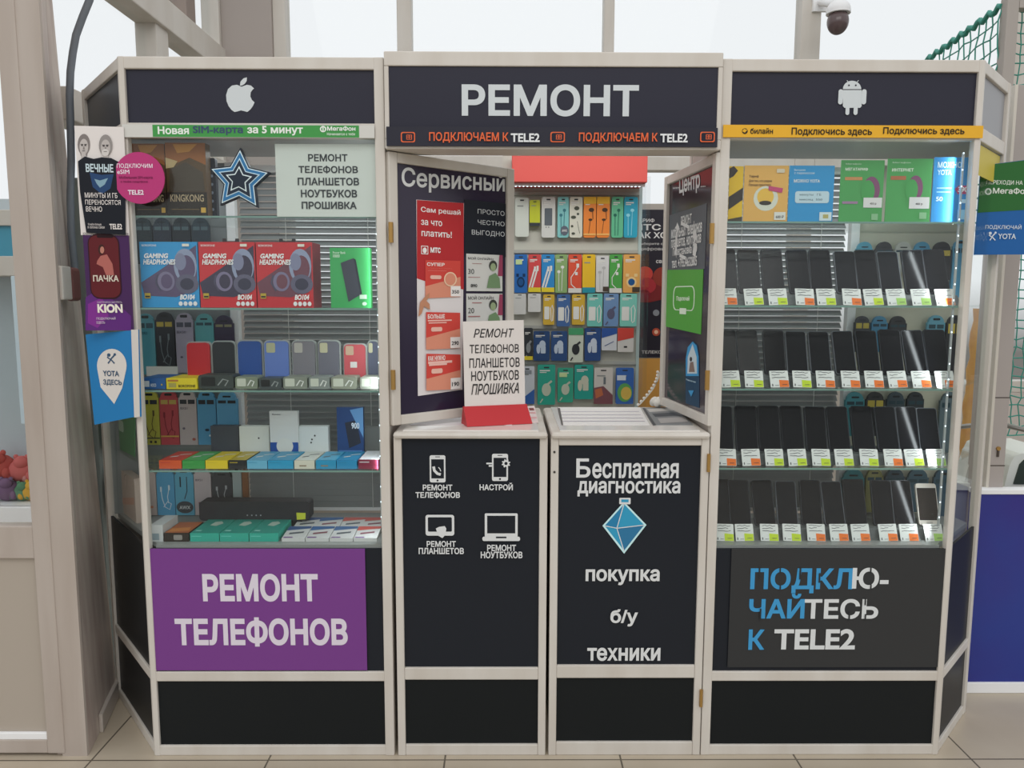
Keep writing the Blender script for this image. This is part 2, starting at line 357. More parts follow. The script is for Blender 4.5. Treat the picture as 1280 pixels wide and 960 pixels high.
# ---------------------------------------------------------------- glazed cases
def case(side):
    L = side == 'left'; x0, x1 = (XL0, XL1) if L else (XR0, XR1); ch = LCH if L else RCH; cw = LCW if L else RCW
    B = LB if L else RB
    lab = 'tall glazed display case of phone cases and boxed accessories, white frame and purple lower poster' if L else 'tall glazed display case filled with rows of smartphones and price tags, white frame'
    t = thing('display_case', lab, 'display case', ((x0+x1)/2, .2, 0), 0, 'glazed cases of the kiosk')
    pw = .028; xi0, xi1 = x0+(pw if not L else .014), x1-(pw if L else .014)
    # posts
    MB().box(x1-.031 if L else x0, x1 if L else x0+.031, 0, .04, 0, ZT, PVC).part('post', t, .003)
    cx = x0 if L else x1; s = 1 if L else -1; d = ch.u*(-s)
    n = ch.n
    MB().plan([(cx, 0), (cx+.017*s, 0), (cx+.017*s, .028), (cx + d.x*.013 - n.x*.028, d.y*.013 - n.y*.028), (cx + d.x*.014, d.y*.014)], 0, ZT, PVC).part('post', t, .003)
    ub = 0 if L else cw
    MB(ch).box(ub if L else ub-.03, ub+.03 if L else ub, 0, .03, 0, ZT, PVC).part('post', t, .003)
    bx = x1-.031 if L else x0
    MB().box(bx, bx+.031, .38, .41, 0, ZT, PVC).part('post', t, .003)
    zr = [(ZT-.037, ZT), (zf(173), zf(155)), (zf(852), zf(840)), (0, zf(932))]
    for z0, z1 in zr: MB().box(xi0, xi1, .002, .034, z0, z1, PVC).part('rail', t, .003)
    c0, c1 = (.03, cw-.012) if L else (.012, cw-.03)
    for z0, z1 in zr: MB(ch).box(c0, c1, .002, .032, z0, z1, PVC).part('rail', t, .003)
    # fascia with its emblem
    p = MB().box(xi0, xi1, .012, .02, zr[1][1], zr[0][0], NAVY).part('fascia_panel', t)
    e = MB()
    T = lambda px, py: F0.uv(px, py, .011)
    if L:
        K = lambda pts: [(260+x/4, y/4) for x, y in pts]
        draw(e, [('p', K([(168,434),(145,424),(120,428),(100,446),(91,475),(93,505),(103,530),(118,550),(133,560),(150,557),(165,552),(182,556),(197,560),(212,548),(225,530),(233,512),(220,500),(212,482),(214,462),(224,448),(231,443),(215,428),(195,424)]), SILVER),
                 ('p', K([(160,429),(163,408),(178,392),(195,387),(194,405),(184,420),(170,428)]), SILVER)], T, .011)
    else:
        K = lambda x, y: (960+x/4, y/4)
        head = [K(420+46*math.cos(a), 446-42*math.sin(a)) for a in [math.pi*i/14 for i in range(15)]]
        draw(e, [('p', head, SILVER), ('l', [K(394,402), K(404,414)], .002, SILVER), ('l', [K(452,402), K(441,414)], .002, SILVER), ('o', *K(404,427), 1.1, 1.1, NAVY), ('o', *K(438,427), 1.1, 1.1, NAVY),
                 ('p', [K(373,451), K(467,451), K(467,531), K(459,540), K(381,540), K(373,531)], SILVER), ('rr', (*K(352,447), *K(371,523)), .012, SILVER), ('rr', (*K(468,447), *K(488,523)), .012, SILVER),
                 ('rr', (*K(387,530), *K(404,576)), .009, SILVER), ('rr', (*K(427,530), *K(445,576)), .009, SILVER)], T, .011)
    e.part('emblem', p)
    MB(ch).box(c0, c1, .012, .02, zr[1][1], zr[0][0], M('#232b35', .3, .3) if L else M('#8b8c90', .4)).part('fascia_panel', t, 0, None if L else 'plain grey side panel')
    zd = .737
    MB().box(xi0, xi1, .010, .018, zr[2][1], zd-.006, BLK).part('lower_panel', t); MB(ch).box(c0, c1, .010, .018, zr[2][1], zd-.006, BLKLOW).part('lower_panel', t)
    MB().box(xi0, xi1, .010, .018, zr[3][1], zr[2][0], BLKLOW).part('plinth_panel', t); MB(ch).box(c0, c1, .010, .018, zr[3][1], zr[2][0], BLKLOW).part('plinth_panel', t)
    MB().box(xi0, xi1, .014, .019, zd, zr[1][0], CASEG).part('front_glass', t); MB(ch).box(c0, c1, .014, .019, zd, zr[1][0], CASEG).part('side_glass', t)
    # shelves: polygon following front, chamfer and back
    xa, xb = (x0, x1-.004) if L else (x0+.004, x1)
    def outl(i):
        u = [ch.w(c0, .035, 0), ch.w(c1, .035, 0)]
        if L: return [(xb, i), (x0+.03, i), (u[1][0]+.01, u[1][1]+.0), u[0][:2], (B[0]+.06, .40), (xb, .40)]
        return [(xa, i), (x1-.03, i), (u[0][0]-.01, u[0][1]), u[1][:2], (B[0]-.06, .40), (xa, .40)]
    sh = (270, 385, 488, 588) if L else (277, 382, 486, 585)
    for y in sh:
        z = zf(y, .03, (x0+x1)/2*387+636)
        gm = MB().plan(outl(.03), z-.006, z, GLS); gm.box(xi0+.002, xi1-.002, .0285, .03, z-.006, z, GEDGE); gm.part('glass_shelf', t)
        SHELF[(side, sh.index(y))] = z
    SHELF[(side, 4)] = zd+.004
    MB().plan(outl(.02), zd-.014, zd+.004, M('#8a8d8a', .4)).part('deck', t)
    MB().plan(outl(.03), ZT-.012, ZT-.002, PVC2).part('top_panel', t)
    MB().plan(outl(.03), zr[1][0]+.01, zr[1][0]+.016, M('#9a9a96', .4)).part('soffit', t)
    # back: board, upright, light panel on the chamfer side
    rx = aty(291 if L else 1067, 300, .40).x
    MB().box(rx-.016, rx+.016, .385, .415, zd, 2.05, WHITE).part('back_upright', t, .002)
    a, c = (B[0]+.02, rx-.016) if L else (rx+.016, B[0]-.02)
    MB().box(a, c, .40, .412, zd, 2.05, M('#84898a', .5) if L else M('#b7b5a4', .6)).part('peg_panel', t)
    MB().box(min(x0, B[0]+.02) if L else x0, x1 if L else B[0]-.02, .40, .412, .04, zd-.02, PVC2).part('back_board', t)
    # led strip up the inside of the end post
    lx = x1-.033 if L else x1-.024
    ls = MB(); ls.box(lx-.006, lx, .036, .042, .8, 2.03, M('#a3a9aa', .4))
    for k in range(24): ls.box(lx-.0055, lx-.0025, .0345, .0365, .83+k*.052, .834+k*.052, LED)
    ls.part('led_strip', t)
    # blind behind the shelves
    sa, sb = (rx+.02, x1-.034) if L else (x0+.034, rx-.02)
    bl = thing('window_blind', ('grey slatted blind behind the shelves of boxed headphones and phone cases' if L else 'grey slatted blind behind the smartphone shelves'), 'blind', ((sa+sb)/2, .43, zd+.02), 0, 'blinds behind the cases')
    sl = MB(); z = zd+.03; SM = M('#7e8181', .5, .3)
    while z < 2.02:
        a = math.radians(52); dy, dz = .0125*math.cos(a), .0125*math.sin(a)
        vs = [(sa, .43-dy, z-dz), (sb, .43-dy, z-dz), (sb, .43+dy, z+dz), (sa, .43+dy, z+dz)]
        sl.add([(x, y, w) for x, y, w in vs] + [(x, y, w+.0008) for x, y, w in vs], [(3, 2, 1, 0), (4, 5, 6, 7), (0, 1, 5, 4), (1, 2, 6, 5), (2, 3, 7, 6), (3, 0, 4, 7)], SM); z += .0232
    sl.part('slats', bl); MB().box(sa, sb, .415, .445, 2.02, 2.045, WHITE).part('headrail', bl); MB().box(sa, sb, .418, .442, zd+.008, zd+.02, WHITE).part('bottom_rail', bl)
    for f in (.3, .83): MB().tube([(sa+(sb-sa)*f, .413, zd+.02), (sa+(sb-sa)*f, .413, 2.02)], .0012, M('#c9c9c6'), 5).part('ladder_cord', bl)
    return t
SHELF = {}
CASEL = case('left'); CASER = case('right')
# ---------------------------------------------------------------- header over the service window
hd = thing('header_box', 'long dark header sign reading РЕМОНТ over the service window', 'sign', ((XL1+XR0)/2, -.02, 2.02))
hx0, hx1 = XL1+.004, XR0-.004; HP = Plane(0, -.02, 0)
for z0, z1 in ((zf(83, -.02), ZT+.012), (2.025, 2.055)): MB().box(hx0, hx1, -.02, .08, z0, z1, PVC).part('rail', hd, .003)
for a in (hx0, hx1-.014): MB().box(a, a+.014, -.019, .07, 2.055, zf(83, -.02), PVC).part('end_post', hd, .002)
pn = MB().box(hx0+.014, hx1-.014, -.014, -.004, 2.055, zf(83, -.02), NAVY).part('fascia_panel', hd)
e = MB(HP); draw(e, [('t', 'РЕМОНТ', (577, 105, 798, 146), SILVER, .03)], lambda a, c: HP.uv(a, c, .005), .005); e.part('lettering', pn)
MB().box(hx0, hx1, .08, .12, 2.03, 2.09, PVC).part('soffit_rail', hd)
# service counters
ct = .045
def counter(name, label, a0, a1, yp, items, rng):
    x0 = max(aty(a0, 700, 0).x, XL1+.004); x1 = min(aty(a1, 700, 0).x, XR0-.003); t = thing(name, label, 'counter cabinet', ((x0+x1)/2, .27, 0), 0, 'counter cabinets under the service window')
    zt = 1.132; pw = .026
    for a in (x0, x1-pw):
        for y in (0, .51): MB().box(a, a+pw, y, y+.03, 0, zt-.02, PVC).part('post', t, .003)
    zr = [(zf(yp[0]), zt-.02), (zf(yp[2]), zf(yp[1])), (0, zf(yp[3]))]
    for z0, z1 in zr:
        MB().box(x0+pw, x1-pw, .001, .03, z0, z1, PVC).part('rail', t, .003)
    MB().box(x0+pw, x1-pw, .01, .02, zr[2][1], zr[1][0], BLKLOW).part('plinth_panel', t)
    pn = MB().box(x0+pw, x1-pw, .01, .02, zr[1][1], zr[0][0], BLK).part('front_panel', t)
    draw_parts(F0, items, lambda a, c: F0.uv(a, c, .009), .009, pn)
    for a in (x0+.004, x1-.012): MB().box(a, a+.008, .03, .51, .04, zt-.02, PVC2).part('side_panel', t)
    MB().box(x0, x1, -.012, .56, zt-.026, zt-.004, PVC).part('worktop', t, .01)
    MB().box(x0+.03, x1-.03, .015, .545, zt-.004, zt, M('#d9d5cf', .15, .5)).part('worktop_inlay', t)
    return t, zt, x0, x1
W1 = M('#d0d2d2', .45); DKB = BLK
def phone_icon(x, y): return [('rr', (x-10, y-17, x+10, y+17), .006, W1), ('r', (x-8, y-12, x+8, y+12), DKB), ('r', (x-3, y-15.4, x+3, y-14.6), DKB), ('o', x, y+14.5, 1.2, 1.2, DKB)]
def gear(x, y, r): return [('p', [(x + (r if (i//2) % 2 else r*.72)*math.cos(2*math.pi*i/32), y + (r if (i//2) % 2 else r*.72)*math.sin(2*math.pi*i/32)) for i in range(32)], W1), ('o', x, y, r*.36, r*.36, DKB)]
icons = [('#', 'phone_icon')] + phone_icon(547, 586) + [('l', [(542, 583), (543, 588), (547, 592), (551, 593)], .009, W1), ('l', [(548, 584), (550, 586), (551, 589)], .003, W1)]
icons += [('t', 'РЕМОНТ', (528.5, 605.5, 565.5, 613), W1, .03), ('t', 'ТЕЛЕФОНОВ', (519.5, 614.5, 575, 622.5), W1, .03)]
icons += [('#', 'settings_icon')] + phone_icon(625, 584) + gear(632.5, 579, 5.5) + [('r', (608, 578, 616, 580), W1), ('r', (611, 581, 616, 583), W1), ('t', 'НАСТРОЙ', (599.5, 603, 641, 612.5), W1, .03)]
icons += [('#', 'tablet_icon'), ('rr', (532, 643, 568, 669), .008, W1), ('rr', (535, 646, 565, 664), .004, DKB), ('p', [(545, 660), (549, 658), (556, 657), (558, 660), (557, 668), (553, 672), (548, 669)], W1), ('t', 'РЕМОНТ', (533.5, 675.5, 570, 683), W1, .03), ('t', 'ПЛАНШЕТОВ', (523.5, 684, 580, 692), W1, .03)]
icons += [('#', 'laptop_icon'), ('rr', (606, 641, 647, 671), .004, W1), ('r', (609, 644, 644, 666), DKB), ('rr', (603, 670, 650, 675.5), .006, W1), ('r', (620, 670, 633, 672), DKB), ('t', 'РЕМОНТ', (609, 680, 645, 688), W1, .03), ('t', 'НОУТБУКОВ', (601, 688.5, 653, 697), W1, .03)]
CL, ZC, cx0, cx1 = counter('counter_cabinet', 'black and white counter cabinet with four white repair icons', 494, 683.5, (545, 835, 850, 931), icons, 0)
BLU = M('#2f93b8', .4)
dia = [('#', 'diamond_emblem'), ('p', [(780, 627), (808, 656), (780, 692), (753, 657)], M('#bfe3ee', .4)), ('p', [(780, 630), (805, 656), (780, 688), (756, 657)], BLU), ('p', [(780, 630), (771, 660), (756, 657)], M('#2479a3', .4)), ('p', [(771, 660), (805, 656), (780, 688)], M('#2a6f97', .4)),
       ('l', [(780, 629), (771, 660), (780, 689)], .003, W1), ('l', [(756, 657), (771, 660), (805, 656)], .003, W1), ('rr', (774, 622, 788, 630), .003, W1), ('r', (776.5, 624, 785.5, 627.5), BLU)]
txt = [('t', 'Б', (720.5, 573, 738, 597), W1, .02), ('t', 'есплатная', (740.5, 578.5, 848, 598), W1, .025), ('t', 'диагностика', (722, 601, 850, 620.5), W1, .025)] + dia
txt += [('t', 'покупка', (732, 711, 824, 731), W1, .03), ('t', 'б/у', (763, 761, 797, 782.5), W1, .03), ('t', 'техники', (734, 809, 825, 825.5), W1, .03)]
CR, _, rx0, rx1 = counter('counter_cabinet', 'black and white counter cabinet with blue diamond and free diagnostics lettering', 687.5, 885.5, (557, 832, 848, 928), txt, 0)
g = MB()
for y in (565, 590): g.tube([(aty(693, y, 0).x, -.002, zf(y)), (aty(693, y, 0).x, .004, zf(y))], .004, M('#3a3733'), 8)
g.part('screw_hole', CR)
for z in (zf(578), zf(872)): MB().tube([(rx1-.003, -.005, z-.03), (rx1-.003, -.005, z+.03)], .006, BRASS, 8).part('hinge', CR)
# ---------------------------------------------------------------- open casements
ZS0, ZS1 = 1.148, 2.022; SWD = .52
SL = Plane(XL1+.012, .0, math.radians(40)); SR = Plane(XR0-.012-.52*math.cos(math.radians(83.5)), .52*math.sin(math.radians(83.5)), -math.radians(83.5))
def sash(pl, label, film, hinge_u):
    t = thing('hinged_casement', label, 'window sash', pl.w(SWD/2, .01, ZS0), pl.a, 'open sashes of the service window')
    for a in (0, SWD-.032): MB(pl).box(a, a+.032, 0, .03, ZS0, ZS1, PVC).part('stile', t, .003)
    for z0, z1 in ((ZS0, ZS0+.032), (ZS1-.032, ZS1)): MB(pl).box(.032, SWD-.032, .001, .029, z0, z1, PVC).part('rail', t, .003)
    pn = MB(pl).box(.032, SWD-.032, .012, .018, ZS0+.032, ZS1-.032, film).part('filmed_pane', t)
    for z in (1.30, 1.77): MB(pl).tube([pl.w(hinge_u, -.006, z-.032), pl.w(hinge_u, -.006, z+.032)], .008, BRASS, 8).part('hinge', t)
    return t, pn
DKF = M('#2b2438', .18, .4)
tl, pn = sash(SL, 'open sash with dark film reading Сервисный and pasted price posters', DKF, 0)
T = lambda a, c: SL.uv(a, c, .0115)
def skewtext(b, pl, s_, quad, d, m, bold=.02):      # lettering whose box is given by four pixel corners tl, tr, br, bl
    q = [pl.uv(x, y, d) for x, y in quad]; vs, fs = glyphs(s_, bold, 0)
    out = []
    for x, t, e in vs:
        top = [q[0][i] + (q[1][i]-q[0][i])*x for i in (0, 1)]; bot = [q[3][i] + (q[2][i]-q[3][i])*x for i in (0, 1)]
        out.append(pl.w(bot[0] + (top[0]-bot[0])*t, d - e, bot[1] + (top[1]-bot[1])*t))
    b.add(out, fs, m)
g = MB(SL); skewtext(g, SL, 'Сервисный', [(502, 208), (631, 218), (631, 245), (502, 239)], .0105, W1, .02); g.part('lettering', pn)
tr, pn = sash(SR, 'open sash with dark film reading Центр and a green sticker below', M('#3a3038', .12, .5), SWD)
g = MB(SR); skewtext(g, SR, 'Центр', [(849, 221), (875, 212), (875, 240), (849, 247)], .0105, W1, .03); g.part('lettering', pn)
g = MB(SR)
for x, y in [(842+k*1.8, 235.2-.15*k) for k in range(5)] + [(877+k*1.7, 233.3-.15*k) for k in range(4)]: draw(g, [('o', x, y, .55, .8, W1)], lambda a, c: SR.uv(a, c, .0105), .0105)
g.part('dotted_line_pattern', pn)
# ---------------------------------------------------------------- strips and posters on the front
GRN = '#43914a'; LG = '#dfe6dd'
sign('banner_strip', 'green and white SIM card strip banner under the apple emblem panel', 'banner', F0, (153, 156, 468, 172), .003, '#c9c8c2',
     [('r', (190.5, 156, 449, 172), GRN), ('t', 'Новая', (197, 158, 236.5, 168), LG, .03), ('t', 'SIM-карта', (241, 157.5, 304, 169), '#3c4a66', .03), ('t', 'за 5 минут', (309, 157.5, 379, 169.5), LG, .03),
      ('#', 'round_logo'), ('o', 404, 161.5, 4, 4, LG), ('o', 404, 161.5, 2.4, 2.4, GRN), ('r', (403.2, 159, 404.8, 165), LG), ('t', 'МегаФон', (409, 157.8, 444.5, 164), LG, .03), ('t', 'Начинается с тебя', (409, 166, 444, 169.5), LG, .01)], d=-.006, kids=True)
ORG = '#d8643c'
sim = lambda x: [('rr', (x-9, 165, x+9, 178), .006, ORG), ('rr', (x-7.6, 166.3, x+7.6, 176.7), .005, '#23232f'), ('r', (x-2, 168.5, x+5, 174.5), ORG), ('r', (x-1.2, 169.3, x+4.2, 173.7), '#23232f'), ('r', (x+1, 169.3, x+2, 173.7), ORG), ('r', (x-1.2, 171, x+4.2, 171.8), ORG)]
sign('banner_strip', 'dark strip banner with orange SIM icons and ПОДКЛЮЧАЕМ lettering under the header', 'banner', HP, (483, 159, 897, 183), .006, '#23232f',
     [('#', 'sim_icon')] + sim(510) + [('#', 'sim_icon')] + sim(697) + [('#', 'sim_icon')] + sim(884) + [('t', 'ПОДКЛЮЧАЕМ К', (536.5, 165.5, 635.5, 179), ORG, .02), ('t', 'TELE2', (638.5, 167, 674.5, 178), '#d9dcdd', .03), ('t', 'ПОДКЛЮЧАЕМ К', (723.5, 166, 821.5, 179.5), ORG, .02), ('t', 'TELE2', (825, 167.5, 859, 178.5), '#d9dcdd', .03)], d=-.008, kids=True)
YEL = '#dca72a'; DK = '#2b2620'
sign('banner_strip', 'yellow strip banner under the robot emblem panel', 'banner', F0, (904, 156.5, 1229, 172), .003, YEL,
     [('#', 'striped_logo'), ('o', 931, 164, 3.6, 3.6, DK), ('p', [(927.5, 164), (930, 161), (934, 162.5), (931, 166)], YEL), ('t', 'билайн', (938, 160, 966, 167.5), DK, .02),
      ('t', 'Подключись здесь', (989.5, 159.5, 1089.5, 170.5), DK, .02), ('t', 'Подключись здесь', (1104, 159, 1205, 169.5), DK, .02)], d=-.006, kids=True)
PUR = '#713a82'
sign('poster', 'purple poster reading РЕМОНТ ТЕЛЕФОНОВ on the lower case front', 'poster', F0, (188, 686, 457.5, 838), .003, PUR,
     [('t', 'РЕМОНТ', (252.5, 717, 398, 752), '#d3cbd6', .04), ('t', 'ТЕЛЕФОНОВ', (218, 771.5, 435, 808), '#d3cbd6', .04)], d=.004, kids=True)
TB = '#3f92c4'; TW = '#cfd2d2'
def stencil(it): return it
sign('poster', 'charcoal poster with blue and white lettering ПОДКЛЮ-ЧАЙТЕСЬ on the lower case front', 'poster', F0, (912, 686, 1178, 834), .003, '#2f3031',
     [('t', 'ПОДКЛ', (938.5, 710, 1065, 741.5), TB, .03), ('t', 'Ю-', (1066, 709.5, 1110, 736), TW, .03), ('t', 'ЧАЙ', (937, 742, 1005, 773), TB, .03), ('t', 'ТЕСЬ', (1006, 748.5, 1097, 773.5), TW, .03),
      ('t', 'К', (936, 786.5, 955, 812), TB, .03), ('t', 'TELE2', (968, 786, 1068, 811.5), TW, .03)] +
     [('#', 'stencil_pattern')] + [('r', (x-.7, y0, x+.7, y1), '#2f3031') for x, y0, y1 in ((949, 709, 724), (975, 709, 716), (975, 731, 738), (1000, 709, 724), (1024, 716, 728), (1088, 709, 716), (1088, 730, 737), (1061, 764, 775), (1081, 748, 756), (1081, 767, 775), (950, 760, 775))], d=.004, kids=True)
# notices hung inside the left case
sign('paper_notice', 'white paper notice reading РЕМОНТ ТЕЛЕФОНОВ ПЛАНШЕТОВ НОУТБУКОВ ПРОШИВКА behind the upper glass', 'notice', F0, (345, 180, 471, 271), .002, '#c9cfc9',
     [('t', w, r, '#33373a', .03) for w, r in (('РЕМОНТ', (385, 192.5, 434.5, 202)), ('ТЕЛЕФОНОВ', (373, 207, 447.5, 217)), ('ПЛАНШЕТОВ', (372, 222, 449, 232)), ('НОУТБУКОВ', (376, 237, 446.5, 247)), ('ПРОШИВКА', (377, 252, 446, 261.5)))], d=.022, kids=True)
def star(cx, cz, R, k=.5, rot=0): return [(cx + (R if i % 2 == 0 else R*k)*math.sin(math.pi*i/5+rot), cz + (R if i % 2 == 0 else R*k)*math.cos(math.pi*i/5+rot)) for i in range(10)]
su, sz = F0.uv(298.5, 225, -.01); b = MB(); R0 = .1
for i, (f, c) in enumerate(((1, '#1d2430'), (.92, '#cfe2ea'), (.86, '#2e6f9e'), (.68, '#bcd8e6'), (.62, '#1f2b3b'), (.43, '#d5e4ea'), (.36, '#1c2735'))):
    b.prism(star(su, sz, R0*f, .52, .06), -.004 - i*.0012, .013, M(c, .4))
b.obj('star_sticker', 'blue and navy layered star hanging on the glass beside the white notice', 'sticker', (su, 0, sz-R0*.8))
# side posters standing out from the front corner post
LPP = Plane(*aty(160, 300, -.008).xy, math.radians(6))
WH = '#d9d3cf'
def head(x, y, w, h, hair, skin='#9a9592'): return [('o', x, y-h*.1, w*1.2, h*1.12, hair), ('o', x, y+h*.14, w*.84, h*.84, skin), ('p', [(x-w*.1, y+h*.1), (x+w*.1, y+h*.1), (x+w*.2, y+h*.42), (x-w*.2, y+h*.42)], '#837d7a'), ('r', (x-w*.62, y-h*.16, x-w*.1, y-h*.1), '#55504e'), ('r', (x+w*.1, y-h*.16, x+w*.62, y-h*.1), '#55504e'), ('p', [(x-w*.4, y+h*.6), (x+w*.4, y+h*.6), (x+w*.5, y+h*1.5), (x-w*.5, y+h*1.5)], skin),
    ('r', (x-w*.5, y-h*.08, x-w*.14, y+h*.04), '#3d3a3c'), ('r', (x+w*.14, y-h*.08, x+w*.5, y+h*.04), '#3d3a3c'), ('r', (x-w*.25, y+h*.52, x+w*.25, y+h*.6), '#5c5556')]
sign('poster', 'black and white poster of two people with black lower half on the left side glass', 'poster', LPP, (97, 158, 158, 294), .002, WH,
     [('o', 105, 186, 5, 14, '#8a8583')] + head(105, 182, 6.5, 12, '#7d7673', '#b8b1ad') + head(132.5, 183, 7, 12, '#8d8885', '#b5aeaa') + [('o', 132.5, 191, 4.6, 4.6, '#c9c4c0'), ('r', (130.5, 189.5, 134.5, 190.3), '#6d6664')] +
     [('p', [(98.5, 202), (107, 196), (118, 199), (128, 197), (140, 198), (157.5, 207), (158, 294), (109, 291), (101, 240)], '#191c24'), ('p', [(113, 216), (128, 219), (143, 218), (139, 236), (128, 243), (117, 234)], '#27436a'), ('p', [(119, 224), (126, 226), (136, 223), (132, 231), (126, 235), (122, 230)], '#7f9fae'),
      ('t', 'ВЕЧНЫЕ', (108, 205, 143, 216), '#bfd0d6', .03), ('t', 'МИНУТЫ И ГБ', (107, 241, 148, 248), WH, .008), ('t', 'ПЕРЕНОСЯТСЯ', (107.5, 249.8, 152, 256.6), WH, .008), ('t', 'ВЕЧНО', (108.5, 258.2, 129, 265), WH, .008),
      ('t', 'Узнайте больше', (111, 279, 128, 282), WH, 0), ('t', 'в салонах связи', (111, 283, 132, 286), WH, 0), ('t', 'TELE2', (138, 280, 154, 287), WH, .03)], d=-.004)
sign('poster', 'dark red and purple phone-shaped poster reading ПАЧКА below the black and white poster', 'poster', LPP, (107, 291, 164, 413), .002, '#40204f',
     [('p', [(107, 372), (125, 360), (164, 395), (164, 413), (107, 413)], '#5a2a72'), ('p', [(110, 380), (128, 372), (136, 395), (122, 410), (110, 404)], '#7a2f86'), ('rr', (109, 292, 153, 374), .03, '#33161c'), ('rr', (110.5, 294, 151.5, 372), .025, '#5c1f24'), ('rr', (121, 293.5, 142, 297.5), .008, '#251216'),
      ('o', 127, 312, 4, 6.5, '#3a2320'), ('o', 128, 312.5, 2.6, 4.4, '#b27868'), ('p', [(126, 320), (134, 318), (141, 330), (143, 344), (133, 344), (129, 334), (121, 330), (122, 326)], '#a8625a'),
      ('t', 'ПАЧКА', (116.5, 344, 149, 352), '#cdc3b4', .03), ('t', 'НАСТРОЙСЯ СМОТРЕТЬ', (122, 376, 153, 379), '#cdbfce', 0), ('t', 'KION', (122, 380, 154, 391), '#e3ddd0', .05), ('t', 'ПОДКЛЮЧАЙ', (121, 396, 145, 400), '#cdbfce', .01), ('t', 'ЗДЕСЬ', (121, 401.5, 132, 405), '#cdbfce', .01)], d=-.004)
FLP = Plane(*aty(166, 470, -.02).xy, math.radians(-14))
YB = '#1f74ad'
def yman(x, y, k, c): return [('o', x-k*.8, y-k*1.3, k*.55, k*.55, c), ('l', [(x-k*1.3, y-k*.7), (x-k*.3, y+k*.1), (x+k*.9, y-k*1.2)], k*.0013, c), ('l', [(x-k, y+k*1.3), (x-k*.1, y+k*.1), (x+k, y+k*1.3)], k*.0013, c), ('o', x+k*1.1, y-k*1.5, k*.4, k*.4, c)]
pin = [(140 + 18.5*math.cos(a), 457 - 21*math.sin(a)) for a in [math.pi*(i/18*1.12-.06) for i in range(19)]] + [(126, 484), (143, 505), (153, 485)]
sign('flag_sign', 'blue flag sign with a white map pin fixed to the left case post', 'sign', FLP, (108, 416, 173, 527), .004, YB,
     [('p', [(164, 412), (173, 412), (175, 521), (168, 522)], '#c9c5bf'), ('p', pin, '#cfcac4')] + yman(139.5, 449, 4, '#35506b') + [('t', 'YOTA', (129, 463, 149.5, 470.5), '#2b4a66', .02), ('t', 'ЗДЕСЬ', (129.5, 474, 153, 482.5), '#2b4a66', .02)],
     d=0, plate=[(107, 418), (164, 413), (173, 412), (176, 521), (169, 521), (118, 531)])
pu, pz = F0.uv(174, 222.5, -.02); b = MB(); b.prism(circ(pu, pz, .079, 32), -.02, -.017, M('#b0306f', .4))
draw(b, [('t', 'ПОДКЛЮЧИМ', (146, 204.5, 191, 211), '#ead9e2', .01), ('t', 'eSIM', (146.5, 212, 162, 217.5), '#ead9e2', .01), ('t', 'Мобильная SIM-карта', (149, 220, 191, 224.5), '#6d2148', .01), ('t', 'в твоём смартфоне', (151, 225.5, 185, 229), '#6d2148', .01), ('t', 'TELE2', (160, 237.5, 180, 243.5), '#ead9e2', .03)], lambda a, c: F0.uv(a, c, -.02), -.02)
b.obj('round_sign', 'round magenta eSIM sign at the upper left corner of the left case', 'sign', (pu, -.01, pz-.079))
# flag on the right
FRP = Plane(*aty(1222, 260, .2).xy, math.radians(5))
sign('flag_sign', 'green over blue flag sign fixed to the back post of the right case', 'sign', FRP, (1222, 204, 1288, 318), .004, '#17599a',
     [('p', [(1226.5, 207.3), (1288, 199.5), (1288, 262), (1222, 266)], '#2c6330'), ('t', 'ПЕРЕХОДИ НА', (1233, 225, 1278, 232), '#d4d9cf', .01), ('o', 1235, 239.5, 4.3, 4.3, '#cfd4cc'), ('o', 1235, 239.5, 2.4, 2.4, '#2c6330'), ('t', 'МегаФон', (1241, 234.5, 1286, 243), '#d4d9cf', .02),
      ('t', 'ПОДКЛЮЧАЙ', (1231.5, 280, 1276, 287.5), '#c9d3da', .01)] + yman(1240, 296, 3.4, '#c9d3da') + [('t', 'YOTA', (1247, 292, 1269, 299), '#c9d3da', .02)],
     d=0, plate=[(1226.5, 207), (1288, 199), (1288, 318), (1218, 318.5)])
b = MB(RCH); b.box(.04, RCW-.04, .011, .0115, zf(214), zf(173)-.005, M('#bfae3c', .5)); b.obj('yellow_sticker', 'plain yellow sheet inside the upper side glass of the right case', 'sticker', RCH.w(RCW/2, .011, zf(214)), RCH.a)
